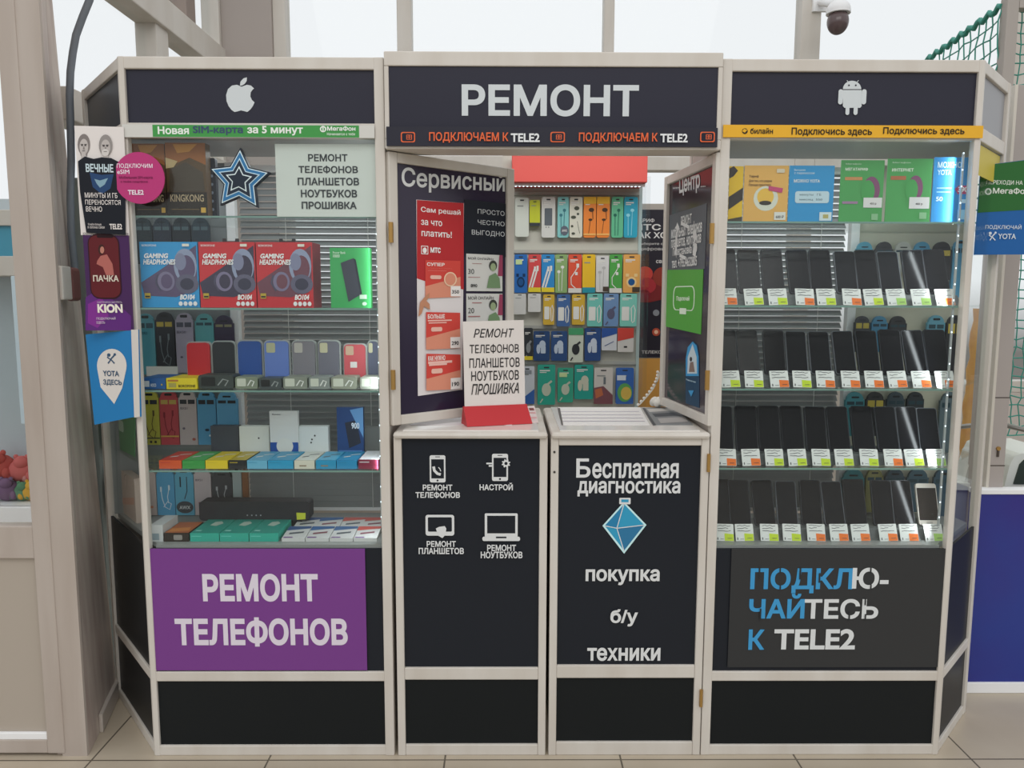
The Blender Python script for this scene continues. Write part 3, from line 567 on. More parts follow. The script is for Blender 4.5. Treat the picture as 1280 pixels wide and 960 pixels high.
# posters on the open sashes
mini = lambda x0, y0, x1, y1, w, p: [('p', [(x0, y0), (x1, y0+1), (x1, y1-1), (x0, y1+1)], '#c9473f'), ('p', [(x0, y0+(y1-y0)*.7), (x1, y0+(y1-y0)*.45), (x1, y1-1), (x0, y1+1)], '#d28a72'), ('t', w, (x0+2, y0+3, x0+(x1-x0)*.55, y0+8), '#f0dcd6', .03),
    ('r', (x0+2, y0+10, x0+(x1-x0)*.75, y0+11), '#e5b8ad'), ('r', (x0+3, y0+13, x0+(x1-x0)*.6, y0+13.8), '#e5b8ad'), ('rr', (x0+6, y0+19, x0+20, y0+24), .006, '#e0b3a4'), ('rr', (x1-12.5, y1-14.5, x1, y1-1.5), .002, '#e4dfdc'), ('t', p, (x1-11, y1-9.5, x1-2, y1-5), '#3a3638', .03)]
RED = '#b02f33'
sign('poster', 'tall red and white phone tariff poster on the open sash', 'poster', SL, (521, 253, 579, 491), .0015, '#d8d3d3',
     [('p', [(521, 250), (579.5, 254), (579.5, 362), (530, 351), (521, 348)], RED), ('t', 'Сам решай', (526, 258, 575.5, 270.5), '#ece3e1', .015), ('t', 'за что', (526, 274.5, 552.5, 283), '#ece3e1', .015), ('t', 'платить!', (526.5, 287, 564.5, 297.5), '#ece3e1', .015),
      ('rr', (526, 307, 535, 318), .002, '#ece3e1'), ('rr', (526.8, 308, 534.2, 317), .0015, RED), ('o', 530.5, 313, 2.6, 3.6, '#ece3e1'), ('t', 'мтс', (537.5, 309, 550.5, 316.5), '#ece3e1', .03)] +
     mini(531, 325, 575, 372, 'СУПЕР', '350') + [('o', 562, 349, 8, 9, '#e6c6a8'), ('o', 562, 349, 6.6, 7.6, '#d28a72'), ('p', [(522, 396), (524, 378), (531, 370), (536, 366), (535.5, 371), (532, 376), (536, 380), (536.5, 387), (529, 383), (526, 392)], '#b98467')] + mini(531.5, 390, 574, 436, 'БОЛЬШЕ', '290') + mini(531.5, 442, 574, 487, 'КАК НУЖНО', '190'),
     d=.0095, plate=[(520.5, 249.5), (580, 254), (578, 487), (522.5, 495)])
sign('poster', 'black panel reading ПРОСТО ЧЕСТНО ВЫГОДНО on the open sash', 'poster', SL, (581, 252, 633, 320), .0012, '#181c26',
     [('t', 'ПРОСТО', (597, 261, 630.5, 270), '#c6c9cc', 0), ('t', 'ЧЕСТНО', (597, 274.5, 630.5, 283), '#c6c9cc', 0), ('t', 'ВЫГОДНО', (589.5, 287, 630.5, 297), '#c6c9cc', 0)], d=.0098)
def tariff(r, w, p, lab):
    x0, y0, x1, y1 = r
    sign('price_poster', lab, 'poster', SL, r, .001, '#c8c8c4', [('t', w, (x0+2, y0+2.5, x0+34, y0+7.5), '#2b2d2e', .01), ('t', p, (x0+2, y0+18, x0+9.5, y0+24.5), '#2b2d2e', 0), ('r', (x0+7, y0+11, x0+19, y0+12), '#a3706f'), ('r', (x0+2, y0+28, x0+17, y0+29), '#a3706f'),
        ('p', [(x1-4, y0+1), (x1, y0+1), (x1, y0+27), (x1-6, y0+27)], '#93405a'), ('o', x0+33, y0+14, 5, 6.5, '#3f423c'), ('o', x0+33, y0+16, 3.4, 5, '#93a37e'), ('p', [(x0+25, y1-4), (x0+28, y0+27), (x0+36, y0+23), (x0+41, y0+30), (x0+42, y1-4)], '#6f8a66'), ('t', '890', (x0+5, y1-9, x0+13, y1-5), '#2b2d2e', .02)], d=.0094)
tariff((583, 318, 628, 364), 'МОЙ ОНЛАЙН+', '30', 'upper small white tariff card on the open sash')
tariff((583, 367, 628, 412), 'МОЙ ОНЛАЙН', '20', 'lower small white tariff card on the open sash, behind the tent card')
HW = '#d6d6d4'
sign('window_sticker', 'dark sticker listing phone and laptop repairs in white on the narrow open sash', 'sticker', SR, (836, 262, 882, 338), .001, '#53585e',
     [('l', [(848, 281), (846, 288)], .03, HW), ('l', [(846, 290), (845, 318)], .02, HW), ('l', [(868, 288), (870, 300)], .03, HW), ('l', [(870, 304), (868, 320)], .03, HW), ('l', [(852, 279), (862, 284)], .012, HW), ('l', [(850, 319), (858, 323)], .012, HW), ('t', 'РЕМОНТ', (852, 270.5, 865, 279), HW, .02), ('t', 'мобильных телефонов', (840, 284, 878, 294), HW, .02), ('t', 'планшетов, ноутбуков', (840, 297, 877, 307), HW, .02), ('t', 'Перестановка ПО', (842, 310, 872, 318), HW, .02), ('t', 'тел. +79534632805', (841, 324, 872, 332), HW, .02)], d=.0105)
sign('window_sticker', 'green sticker with a white outlined card on the narrow open sash', 'sticker', SR, (833, 338, 878, 412), .001, '#4f9c3a',
     [('rr', (842, 358, 868, 389), .03, '#d5e3cf'), ('rr', (843, 359.2, 867, 387.8), .027, '#4f9c3a'), ('t', 'Подключай', (846, 370, 862, 377), '#d5e3cf', .03), ('r', (850, 385, 858, 393), '#d5e3cf')], d=.0104, plate=[(833, 337.5), (879, 336.5), (876, 418), (831.5, 408)])
sign('window_sticker', 'blue arch-shaped sticker at the foot of the narrow open sash', 'sticker', SR, (857, 425, 874, 506), .001, '#163a57',
     [('p', [(857.5, 470), (857.5, 448), (860, 434), (866, 427), (871, 432), (873.5, 446), (873.5, 470)], '#3f8fc0'), ('p', [(859.5, 467), (860, 446), (866, 430), (871, 446), (871.5, 467)], '#b9c6cc'), ('o', 864, 449, 1.6, 3, '#3a3a3c'), ('p', [(861.5, 465), (863, 453), (867, 452), (869, 465)], '#7d6a62'), ('t', 'Подключай', (858, 473, 870, 479), '#b9cfdb', .02), ('p', [(861, 488), (868, 488), (864.5, 496)], '#3f8fc0')], d=.0104, plate=[(857, 504), (857, 448), (859, 434), (866, 426), (871.5, 431), (874, 446), (874, 510)])
# ---------------------------------------------------------------- on the counters
TP = Plane(aty(618, 515, .15).x, .15, math.radians(17))
tc = thing('tent_card', 'white card on a red foot reading РЕМОНТ standing on the left counter', 'sign', (TP.o.x, .14, ZC), TP.a)
u0, z0, u1, z1 = prect(TP, (579, 404, 655, 510))
pn = MB(TP).prism([TP.uv(578.5, 402), TP.uv(654.5, 400), TP.uv(656.5, 507), TP.uv(581, 512)], 0, .003, M('#d6d0cb', .6)).part('card', tc)
g = MB(TP); BK = '#2a2829'
draw(g, [('t', 'РЕМОНТ', (592, 411, 642.5, 421.5), BK, .01, .25), ('t', 'ТЕЛЕФОНОВ', (587, 430.5, 648.5, 441), BK, .01), ('t', 'ПЛАНШЕТОВ', (586.5, 448, 649.5, 458.5), BK, .01), ('t', 'НОУТБУКОВ', (589, 464, 648.5, 474.5), BK, .01), ('t', 'ПРОШИВКА', (589, 480, 648.5, 491.5), BK, .01, .25)], lambda a, c: TP.uv(a, c)); g.part('lettering', pn)
u0, _, u1, _ = prect(TP, (579, 508, 660, 526)); zz = TP.uv(618, 508)[1]
b = MB(TP); vs = [TP.w(u, d, z) for u, d, z in ((u0+.002, -.05, ZC+.001), (u1, -.05, ZC+.001), (u1, .03, ZC+.001), (u0, .03, ZC+.001), (u0, -.004, zz+.004), (u1-.006, -.004, zz+.004), (u1-.006, .006, zz+.004), (u0, .006, zz+.004))]
b.add(vs, [(3, 2, 1, 0), (4, 5, 6, 7), (0, 1, 5, 4), (1, 2, 6, 5), (2, 3, 7, 6), (3, 0, 4, 7)], M('#b3262c', .4)); b.part('foot', tc)
def atz(px, py, z): r = ray(px, py); return CAM + r*((z - CAM.z)/r.z)
def sheet(name, label, cat, px, col, items=(), z=None):
    z = (ZC if z is None else z); b = MB(); P = [atz(x, y, z+.0015) for x, y in px]
    vs = [(p.x, p.y, z+.0003) for p in P] + [(p.x, p.y, z+.0015) for p in P]; n = len(P)
    b.add(vs, [tuple(range(n)), tuple(range(2*n-1, n-1, -1))] + [(i, n+i, n+(i+1) % n, (i+1) % n) for i in range(n)], M(col, .5))
    for k, (pts, c) in enumerate(items):
        Q = [atz(x, y, z+.0018+.0002*k) for x, y in pts]; b.add([tuple(q) for q in Q], [tuple(range(len(Q)))], M(c, .5))
    c = sum(P, Vector())/n
    return b.obj(name, label, cat, (c.x, c.y, z))
rule = lambda y, x0, x1: ([(x0, y), (x1, y), (x1, y+.7), (x0, y+.7)], '#b9b4bd')
sheet('paper_sheet', 'large white lined sheet under the right counter glass', 'paper', [(690+8, 509), (800, 509), (812, 531), (703, 531)], '#dedbd8', [rule(514, 700, 799), rule(518, 700, 801), rule(522, 701, 804), rule(526, 701, 806), ([(697, 510), (700, 510), (704, 531), (702, 531)], '#5c5a58')])
sheet('photo_print', 'grey printed photograph lying at the right end of the right counter', 'picture', [(803, 510), (846, 508.5), (866, 531), (817, 531)], '#7d7f80', [([(808, 511), (842, 510), (846, 513), (812, 515)], '#b9b6b2'), ([(815, 517), (850, 515), (853, 519), (819, 521)], '#454a50'), ([(822, 523), (856, 521), (860, 527), (826, 529)], '#a7a3a0'), ([(803, 510), (806, 510), (820, 531), (816, 531)], '#4a4b4d')])
sheet('flyer', 'pale flyer with pink print at the right end of the left counter', 'paper', [(655, 508), (668, 507), (673, 528), (657, 528)], '#e0cfcd', [([(661, 510), (667, 510), (668, 513), (662, 513)], '#7d3c3a'), ([(658, 515), (669, 515), (670, 517), (658, 517)], '#cf9b9b'), ([(658, 521), (671, 521), (671, 523), (658, 523)], '#d9a9a9')])
sheet('flyer', 'white sheet lying below the tent card on the left counter', 'paper', [(528, 524), (575, 517), (640, 524), (640, 531), (512, 531)], '#d3cfd0', [([(530, 525), (560, 520), (561, 521), (531, 526)], '#a66a6c')])
# lace doily on the back of the right counter
b = MB(); c0 = atz(823, 509.5, ZC)
for k in range(9):
    a = 2*math.pi*k/9; b.ball((c0.x + .022*math.cos(a), c0.y + .02*math.sin(a), ZC+.02 + .006*(k % 2)), (.014, .013, .016), M('#cfccc4', .8), 8, 6)
b.ball((c0.x, c0.y, ZC+.022), (.02, .02, .022), M('#cfccc4', .8), 10, 6)
arch = [(c0.x - .075 + .075*math.sin(.5*math.pi*i/10), c0.y, ZC + .012 + .13*(i/10)) for i in range(11)]
b.tube(arch, .0025, M('#cfccc4', .8), 6)
for p in arch[::1]: b.ball((p[0]-.006, p[1], p[2]), (.006, .004, .006), M('#cfccc4', .8), 6, 5)
b.obj('lace_ornament', 'small white lace ornament standing behind the narrow open sash', 'ornament', (c0.x, c0.y, ZC))
# ---------------------------------------------------------------- goods in the left case
def goods(name, label, cat, Y, rect, depth, col, items=(), sh=None, group=None, rad=0, side=None, rot=0, bevel=.001, dz=0):
    pl = Plane(*aty((rect[0]+rect[2])/2, rect[3], Y).xy, rot)
    return sign(name, label, cat, pl, rect, depth, col, items, True, group, 0, rad, side=side, bevel=bevel, base=(SHELF[sh] + .0006 + dz) if sh else None)
S = lambda i: ('left', i)
def hp(c1, c2):            # printed headset artwork of the headphone boxes
    return [('p', [(0, .62), (.42, .38), (.98, .05), (.98, .72), (.6, .84), (.05, .82)], c2), ('o', .78, .36, .2, .26, '#8a94ad'), ('o', .80, .40, .15, .2, c2), ('o', .70, .30, .1, .13, '#7b7f98'), ('o', .80, .64, .2, .15, '#5d5c70'), ('o', .80, .64, .12, .09, '#39394a'),
            ('o', .44, .60, .15, .15, '#76708a'), ('o', .45, .6, .1, .11, c2), ('l', [(.3, .5), (.26, .62), (.34, .74)], .006, '#4d4c60'), ('t', 'GAMING', (.08, .175, .5, .25), '#e8e6e4', .04, .2), ('t', 'HEADPHONES', (.06, .265, .62, .345), '#e8e6e4', .03, .2), ('t', 'BOROFONE', (.05, .04, .3, .07), '#dcdcdc', .01),
            ('r', (.06, .78, .16, .86), '#b19a3c'), ('r', (.07, .82, .15, .845), '#2b2b2b'), ('t', 'BO104', (.67, .8, .93, .88), '#e8e6e4', .04, .2)] + [('o', .68+.085*k, .94, .035, .035, '#dcdcdc') for k in range(4)] + [('r', (.75, .03, .87, .07), '#d8d5c8')]
goods('headphone_box', 'blue boxed gaming headphones on the second shelf of the left case', 'box', .06, (176, 303, 248, 385), .10, '#2f8fc6', hp(0, '#5a4f6b'), S(1), 'gaming headphone boxes')
goods('headphone_box', 'red boxed gaming headphones standing right beside the blue box', 'box', .06, (249.5, 303, 319.5, 385), .10, '#bf2f35', hp(0, '#3e3a4c'), S(1), 'gaming headphone boxes')
goods('headphone_box', 'red boxed gaming headphones nearest the green power bank box', 'box', .06, (321, 303, 391, 385), .11, '#b93036', hp(0, '#6a4450'), S(1), 'gaming headphone boxes', side='#7e2a33')
for nm in ('headphone_box.001', 'headphone_box.002'):
    o = bpy.data.objects[nm]; b = MB(); x, y, z = o.location; zt = z + o.dimensions.z
    b.prism([(x-.028, zt-.002), (x+.028, zt-.002), (x+.026, zt+.014), (x+.016, zt+.014), (x+.014, zt+.006), (x-.014, zt+.006), (x-.016, zt+.014), (x-.026, zt+.014)], .10, .104, M('#2a2a2c')); b.part('hanger', o)
goods('power_bank_box', 'green power bank box at the right end of the second shelf', 'box', .06, (413, 310, 462, 385), .05, '#3a9a56', [('p', [(.27, .25), (.6, .17), (.76, .78), (.45, .9)], '#3c3f49'), ('p', [(.6, .17), (.66, .2), (.8, .76), (.76, .78)], '#2c2f37'), ('t', 'Power Bank', (.08, .06, .4, .1), '#c9ddca', .01), ('t', '10000', (.08, .11, .25, .16), '#c9ddca', .02), ('r', (.74, .78, .92, .85), '#b8d2bb'), ('o', .86, .93, .06, .03, '#b8d2bb')], S(1))
kk = lambda: [('p', [(0, 0), (1, 0), (1, .3), (.6, .2), (.25, .28), (0, .2)], '#94613a'), ('p', [(.2, .02), (.8, .02), (.6, .12), (.3, .14)], '#c08a45'), ('p', [(.1, .36), (.5, .26), (.92, .4), (.95, .66), (.06, .66)], '#4b443a'), ('p', [(0, .2), (.3, .25), (.2, .33), (0, .35)], '#b9a57a'), ('r', (.0, .67, 1, 1), '#2e2a24'), ('t', 'KINGKONG', (.08, .70, .92, .80), '#a8997c', .02), ('r', (.1, .9, .8, .91), '#6d5c3e'), ('r', (.84, .88, .96, .95), '#c4a04a')]
goods('cable_box', 'dark brown box reading KINGKONG on the top shelf, touching the left corner post', 'box', .06, (166, 178, 207, 269), .04, '#57452f', kk(), S(0), 'kingkong boxes')
goods('cable_box', 'dark brown box reading KINGKONG on the top shelf, beside the black packet', 'box', .055, (208, 177, 258, 269), .04, '#57452f', kk(), S(0), 'kingkong boxes')
goods('accessory_packet', 'narrow black packet with pale dots beside the brown boxes', 'packet', .10, (259, 194, 270, 269), .02, '#272c36', [('o', .55, .3+.14*k, .16, .025, '#7f8ea0') for k in range(5)], S(0), rad=.006)
# hanging cable packets behind
def tick(c='#2a2d33'): return [('r', (.08, .04, .46, .13), c), ('r', (.54, .04, .92, .13), c)]
def cable(c): return [('l', [(.25, .4), (.3, .6), (.45, .8), (.7, .86), (.8, .72), (.6, .66), (.35, .8)], .003, c), ('l', [(.7, .35), (.6, .55), (.65, .7)], .003, c), ('r', (.2, .3, .3, .42), c), ('r', (.66, .26, .76, .38), c)]
def hung(label, rect, col, items, Y=.36, group='hanging packets in the left case', top='#1d2226'):
    pl = Plane(*aty((rect[0]+rect[2])/2, rect[3], Y).xy, 0); u0, z0, u1, z1 = prect(pl, rect); w = u1-u0
    b = MB(pl); k = w*.42; n = 8
    pts = [(u0, z0), (u1, z0), (u1, z1-k)] + [(u0+w/2 + w*.44*math.cos(a), z1-k + k*math.sin(a)) for a in [math.pi*i/n for i in range(n+1)]] + [(u0, z1-k)]
    b.prism(pts, 0, .012, M(col, .45, .3))
    T = lambda fx, fy: (u0 + fx*w, z1-k - fy*(z1-k-z0))
    draw(b, [('rr', (.3, -.10, .7, -.05), .003, top)] + list(items), T)
    o = b.obj('cable_packet', label, 'packet', (pl.o.x, Y, z0), 0, group)
    return o
HL = [((172, 392, 194, 468), '#4f8f9d', tick('#2c4c57') + [('t', 'BX82', (.1, .2, .6, .25), '#2c4c57', .01)], 'teal cable packet hanging leftmost behind the phone cases'),
      ((195, 390, 218, 466), '#272b33', tick('#b5a046') + cable('#6f7a80'), 'black cable packet with yellow windows hanging behind the white card'),
      ((220, 391, 242, 466), '#a49cae', tick('#4a4c5a') + [('t', 'BX50', (.1, .2, .6, .25), '#5b5566', .01), ('o', .3, .7, .08, .02, '#5b5566')], 'mauve cable packet hanging behind the red phone case'),
      ((244, 392, 267, 440), '#5aa3a8', tick('#2c4c57'), 'turquoise cable packet hanging above the red phone case'),
      ((268, 394, 292, 440), '#332b45', tick('#8d8a6a'), 'dark purple cable packet hanging above the black phone case'),
      ((176, 488, 199, 556), '#a9a23c', tick() + cable('#5a4a24') + [('r', (0, .84, 1, .87), '#4a4632'), ('r', (.2, .91, .32, .96), '#2d2b20'), ('r', (.45, .91, .57, .96), '#2d2b20'), ('r', (.7, .91, .82, .96), '#2d2b20')], 'yellow cable packet behind the third glass shelf'),
      ((200, 488, 223, 556), '#b04048', [('r', (.08, .04, .46, .13), '#b59b52'), ('r', (.54, .04, .92, .13), '#b59b52')] + cable('#7b2430') + [('r', (0, .8, 1, .83), '#c49a4a')], 'red cable packet beside the yellow one'),
      ((224, 488, 246, 556), '#b3a6a6', tick() + [('t', 'BX51', (.1, .2, .5, .25), '#5b5560', .01), ('o', .25, .65, .08, .025, '#6d6470'), ('o', .8, .88, .1, .03, '#a0584f')], 'pinkish grey cable packet in the fourth row behind'),
      ((247, 488, 270, 556), '#4f93ba', tick() + [('o', .5, .68, .12, .03, '#23384a'), ('o', .65, .8, .06, .02, '#c9d7dd')], 'blue cable packet partly behind the dark grey box'),
      ((271, 488, 297, 540), '#5a9dc4', tick(), 'light blue cable packet hanging above the dark grey box'),
      ((180, 586, 195, 644), '#b9a9a4', [('o', .6, .8, .14, .03, '#c07a5a')], 'pink grey packet leftmost on the bottom deck'),
      ((196, 584, 218, 644), '#4b97bf', cable('#c3d6de'), 'blue earphone packet with white leads on the bottom deck'),
      ((219, 584, 242, 644), '#56a1bd', [('l', [(.3, .05), (.3, .3)], .005, '#23323d'), ('l', [(.65, .05), (.65, .4), (.5, .6)], .003, '#23323d'), ('o', .5, .8, .46, .15, '#3a4147'), ('t', 'AWX', (.2, .76, .8, .85), '#c7cccd', .02)], 'blue earphone packet with a round dark badge'),
      ((243, 584, 264, 644), '#b9aeb0', [('t', 'BX51', (.1, .12, .5, .17), '#5b5560', .01), ('o', .3, .7, .08, .025, '#8d5a66')], 'pale pink packet behind the black speaker'),
      ((265, 586, 290, 636), '#3a3d42', cable('#a9adb0'), 'charcoal packet with white cable print behind the speaker'),
      ((291, 586, 302, 636), '#a7b3b2', [], 'narrow pale packet behind the black speaker'), ((303, 586, 310, 636), '#8a5a36', [], 'narrow brown packet behind the black speaker')]
for r, c, it, lab in HL: hung(lab, r, c, it)
for r, c, lab in (((168, 272, 190, 330), '#26343b', 'dark teal packet hanging leftmost above the blue headphone box'), ((192, 272, 214, 330), '#2b3442', 'dark blue packet hanging above the blue headphone box'), ((216, 272, 238, 330), '#2a3138', 'black packet hanging above the blue headphone box'), ((240, 272, 262, 330), '#33404a', 'slate packet hanging above the red headphone box')):
    hung(lab, r, c, tick('#566a70'))
# phone cases
cases = [((234, 412, 264, 466), '#b3272f', None, 'red phone case in a clear sleeve'), ((266, 411, 294, 466), '#2b3034', None, 'black phone case with a small white label'), ((298, 415, 328, 471), '#2c4f92', None, 'glossy dark blue phone case'), ((331, 415, 362, 471), '#6079b8', '#a9ab8e', 'light blue phone case with a camera cutout'),
         ((366, 415, 395, 471), '#77757b', '#a9a7a0', 'grey wrapped phone case with a camera cutout'), ((398, 415, 425, 471), '#6a6a74', '#b3b094', 'dark grey phone case with a camera cutout'), ((430, 420, 458, 472), '#b6545a', '#b59a85', 'pale red phone case with a white label'), ((460, 416, 474, 472), '#55596a', '#b3b094', 'slate phone case half hidden by the right post')]
for r, c, cut, lab in cases:
    Y = .17; pl = Plane(*aty((r[0]+r[2])/2, r[3], Y).xy, 0); u0, z0, u1, z1 = prect(pl, r)
    zb = SHELF[S(2)]; z1 += zb - z0; z0 = zb
    t = thing('phone_case', lab + ' on the third shelf', 'phone case', (pl.o.x, Y, zb), 0, 'phone cases on the third shelf')
    MB(pl).prism(rrect(u0-.003, z0, u1+.003, z1+.003, .016), .001, .006, M('#a3a9a6', .3, .4)).part('clear_sleeve', t)
    MB(pl).prism(rrect(u0+.002, z0+.004, u1-.002, z1-.001, .014), -.009, .0005, M(c, .22, .5)).part('shell', t, .002)
    T = lambda fx, fy: (u0 + fx*(u1-u0), z1 - fy*(z1-z0))
    if cut:
        b = MB(pl); draw(b, [('rr', (.1, .04, .46, .26), .005, cut)], T, -.0092); b.part('camera_cutout', t)
    if 'label' in lab:
        b = MB(pl); draw(b, [('rr', (.55, .8, .86, .92) if 'black' in lab else (.3, .42, .6, .56), .001, '#c9c6c2')], T, -.0092); b.part('label', t)
    st = MB(pl); st.box(u0+.01, u1-.01, .006, .03, zb, zb+.02, GLS); st.part('clear_stand', t)
goods('white_card', 'blank white card propped behind the blue carton', 'card', .27, (183, 458, 222, 470), .004, '#c5c6c2', [], None)
goods('flat_box', 'blue carton with white label lying on the third shelf', 'box', .06, (176, 474, 207, 487.5), .13, '#2d5a92', [('r', (.0, .25, .35, .8), '#b9c0c4'), ('t', 'HOCO', (.4, .5, .62, .8), '#c7d0d6', .03), ('o', .85, .6, .03, .08, '#c4a63a')], S(2))
goods('flat_box', 'yellow carton lying on the third shelf under the red phone case', 'box', .06, (208, 474, 246, 487.5), .13, '#d2bf2e', [('r', (.08, .45, .32, .85), '#a39a55'), ('t', 'BOROFONE', (.4, .6, .95, .85), '#3a3620', .02), ('r', (.05, .15, .4, .3), '#b0703a')], S(2))
for r, lab, c in (((248, 470, 292, 487), 'clear bag of dark earphones beside the yellow carton', '#3d4442'), ((294, 472, 322, 487), 'clear bag with white adapter under the dark blue phone case', '#77806f'), ((324, 474, 352, 487), 'dark clear bag under the light blue phone case', '#454c4d'), ((354, 472, 384, 487), 'clear bag with two white plugs under the grey wrapped phone case', '#7c8277'), ((386, 472, 412, 487), 'clear bag with white plug and cable under the dark grey phone case', '#7d8480'), ((414, 472, 446, 487), 'clear bag with white adapter under the pale red phone case', '#868a7c'), ((450, 472, 474, 487), 'clear bag with white adapter at the right post', '#8b8f84')):
    o = goods('accessory_bag', lab, 'bag', .07, r, .07, c, [('rr', (.08, .15, .48, .8), .003, '#b9beb0' if 'white' in lab else '#2a2c2c'), ('l', [(.55, .75), (.7, .3), (.85, .4), (.75, .8)], .004, '#cfd2cc' if 'white' in lab else '#8b9190')], S(2), 'small bags on the third shelf', rad=.008, bevel=.006)
# fourth shelf: upright boxes and flat boxes
for r, c, it, lab, Y, d in (((263, 517, 298, 556), '#43474f', [], 'plain dark grey square box on the fourth shelf', .24, .03), ((299, 517, 336, 556), '#cfd2cd', [('o', .65, .38, .03, .03, '#4a4c4c'), ('r', (.75, .85, .95, .9), '#a9b59a')], 'plain white square box beside the dark grey box', .235, .03),
    ((337, 497, 372, 556), '#cbccca', [('r', (0, .66, 1, 1), '#2c4f95'), ('o', .52, .74, .3, .17, '#cfcfc9'), ('t', 'Baseus', (.1, .05, .4, .08), '#4a4c50', .01), ('r', (.7, .86, .9, .93), '#b9c4d2')], 'white and blue upright charger box on the fourth shelf', .22, .02), ((373, 517, 410, 556), '#c9cecd', [('o', .55, .3, .03, .03, '#4a4c4c'), ('o', .45, .42, .03, .03, '#4a4c4c'), ('o', .42, .52, .03, .03, '#4a4c4c')], 'white square box with three dark specks', .235, .03),
    ((421, 492, 454, 556), '#24406e', [('p', [(.3, .3), (.75, .25), (.9, .7), (.45, .8)], '#2b2f3a'), ('p', [(.5, .05), (1, .0), (1, .6)], '#5d8ab8'), ('t', '900', (.55, .3, .85, .42), '#c5d0da', .03), ('r', (.05, .84, .95, .88), '#4a76ad')], 'tall blue box with dark device picture on the fourth shelf', .22, .02), ((456, 518, 475, 556), '#5d605e', [], 'dull grey box at the right post of the fourth shelf', .24, .03)):
    goods('upright_box', lab, 'box', Y, r, d, c, it, S(3), 'upright boxes on the fourth shelf')
flat = [((199, 577, 227, 587.5), '#c8552f', '#b9453a', 'orange red flat box'), ((228, 577, 256, 587.5), '#3b8f46', '#4e9a55', 'green flat box'), ((257, 577, 284.5, 587.5), '#d3bb2d', '#c9b437', 'yellow flat box'), ((286, 577, 308, 587.5), '#272a2c', '#a8952f', 'black fronted flat box with a yellow top'), ((309, 577, 334, 587.5), '#66a9c4', '#4f93b2', 'pale blue flat box'), ((335, 577, 366.5, 587.5), '#2f93bb', '#3389ad', 'wide cyan flat box'),
        ((368, 577, 393, 587.5), '#c9c8b8', '#c2c5bd', 'cream flat box with a small dark mark'), ((395, 577, 420, 587.5), '#2c8cb4', '#4697b8', 'cyan flat box beside the cream box'), ((421, 577, 446, 587.5), '#2a86b3', '#2f7fa8', 'cyan flat box beside the maroon box'), ((448, 576, 475, 587.5), '#7a2a3f', '#c3c4c8', 'maroon and white flat box at the right post')]
for r, c, tp, lab in flat:
    o = goods('flat_box', lab + ' on the fourth shelf', 'box', .05, r, .15, c, [('r', (.25, .55, .6, .7), '#8b7f6a')] if 'cream' in lab else [('r', (.06, .2, .5, .3), tp)], S(3), 'flat boxes along the fourth shelf')
    b = MB(); u0, z0, u1, z1 = prect(Plane(0, .05), r); zt = SHELF[S(3)] + .0006 + z1 - z0
    P = lambda fx, fy: (u0 + fx*(u1-u0), .05 + .15*fy, zt+.0006)
    b.add([P(.03, .02), P(.97, .02), P(.97, .98), P(.03, .98)], [(0, 1, 2, 3)], M(tp, .4))
    for (a0, a1, e0, e1) in ((.2, .5, .3, .4), (.45, .9, .55, .62)): b.add([(x, y, z+.0004) for x, y, z in (P(a0, e0), P(a1, e0+.1), P(a1, e1+.1), P(a0, e1))], [(0, 1, 2, 3)], M('#c9cbc6' if 'cream' not in lab else '#55585a', .5))
    b.part('printed_top', o)
# bottom deck
b = MB(); a = aty(248, 650, .2); c = aty(386, 650, .2); z0 = SHELF[S(4)]
sp = thing('soundbar', 'black rectangular speaker bar on the bottom deck with a yellow sticker', 'speaker', ((a.x+c.x)/2, .24, z0))
pl = Plane((a.x+c.x)/2, .21); hw = (c.x-a.x)/2
b = MB(pl); b.prism(rrect(-hw, z0+.026, hw, z0+.096, .012), 0, .06, M('#24262c', .5)); b.part('body', sp, .004)
b = MB(pl); b.box(-hw+.03, hw-.03, .01, .05, z0, z0+.03, M('#1c1d20')); b.part('foot', sp)
b = MB(pl); draw(b, [('o', x, z0+.046, .0028, .0028, '#8d9094') for x in (-.025, -.009, .007, .023)], lambda x, y: (x, y)); b.part('button', sp)
b = MB(pl); draw(b, [('p', [(hw-.045, z0+.03), (hw-.014, z0+.032), (hw-.013, z0+.055), (hw-.046, z0+.056)], '#b9c23a')], lambda x, y: (x, y), -.001); b.part('price_sticker', sp)
goods('small_box', 'small white carton at the left end of the bottom deck', 'box', .05, (188, 664, 204, 684.5), .12, '#b9bdbd', [('r', (.1, .5, .7, .9), '#7f8f96')], S(4))
o = goods('flat_box', 'orange topped black box on the bottom deck', 'box', .05, (205, 674, 236, 684.5), .13, '#2b2520', [('rr', (.4, .2, .75, .8), .004, '#8a8680')], S(4))
def top(o, rect, Y, d, sh, col, art):
    u0, z0, u1, z1 = prect(Plane(0, Y), rect); zt = SHELF[sh] + .0006 + z1 - z0; b = MB()
    P = lambda fx, fy: (u0 + fx*(u1-u0), Y + d*fy, zt)
    b.add([(x, y, z+.0006) for x, y, z in (P(.02, .02), P(.98, .02), P(.98, .98), P(.02, .98))], [(0, 1, 2, 3)], M(col, .4))
    for k, (pts, c) in enumerate(art): b.add([(x, y, z+.001+.0003*k) for x, y, z in [P(*p) for p in pts]], [tuple(range(len(pts)))], M(c, .45))
    b.part('printed_top', o)
top(o, (205, 674, 236, 684.5), .05, .13, S(4), '#a4592b', [([(.1, .1), (.9, .2), (.8, .5), (.1, .4)], '#c07a3a')])
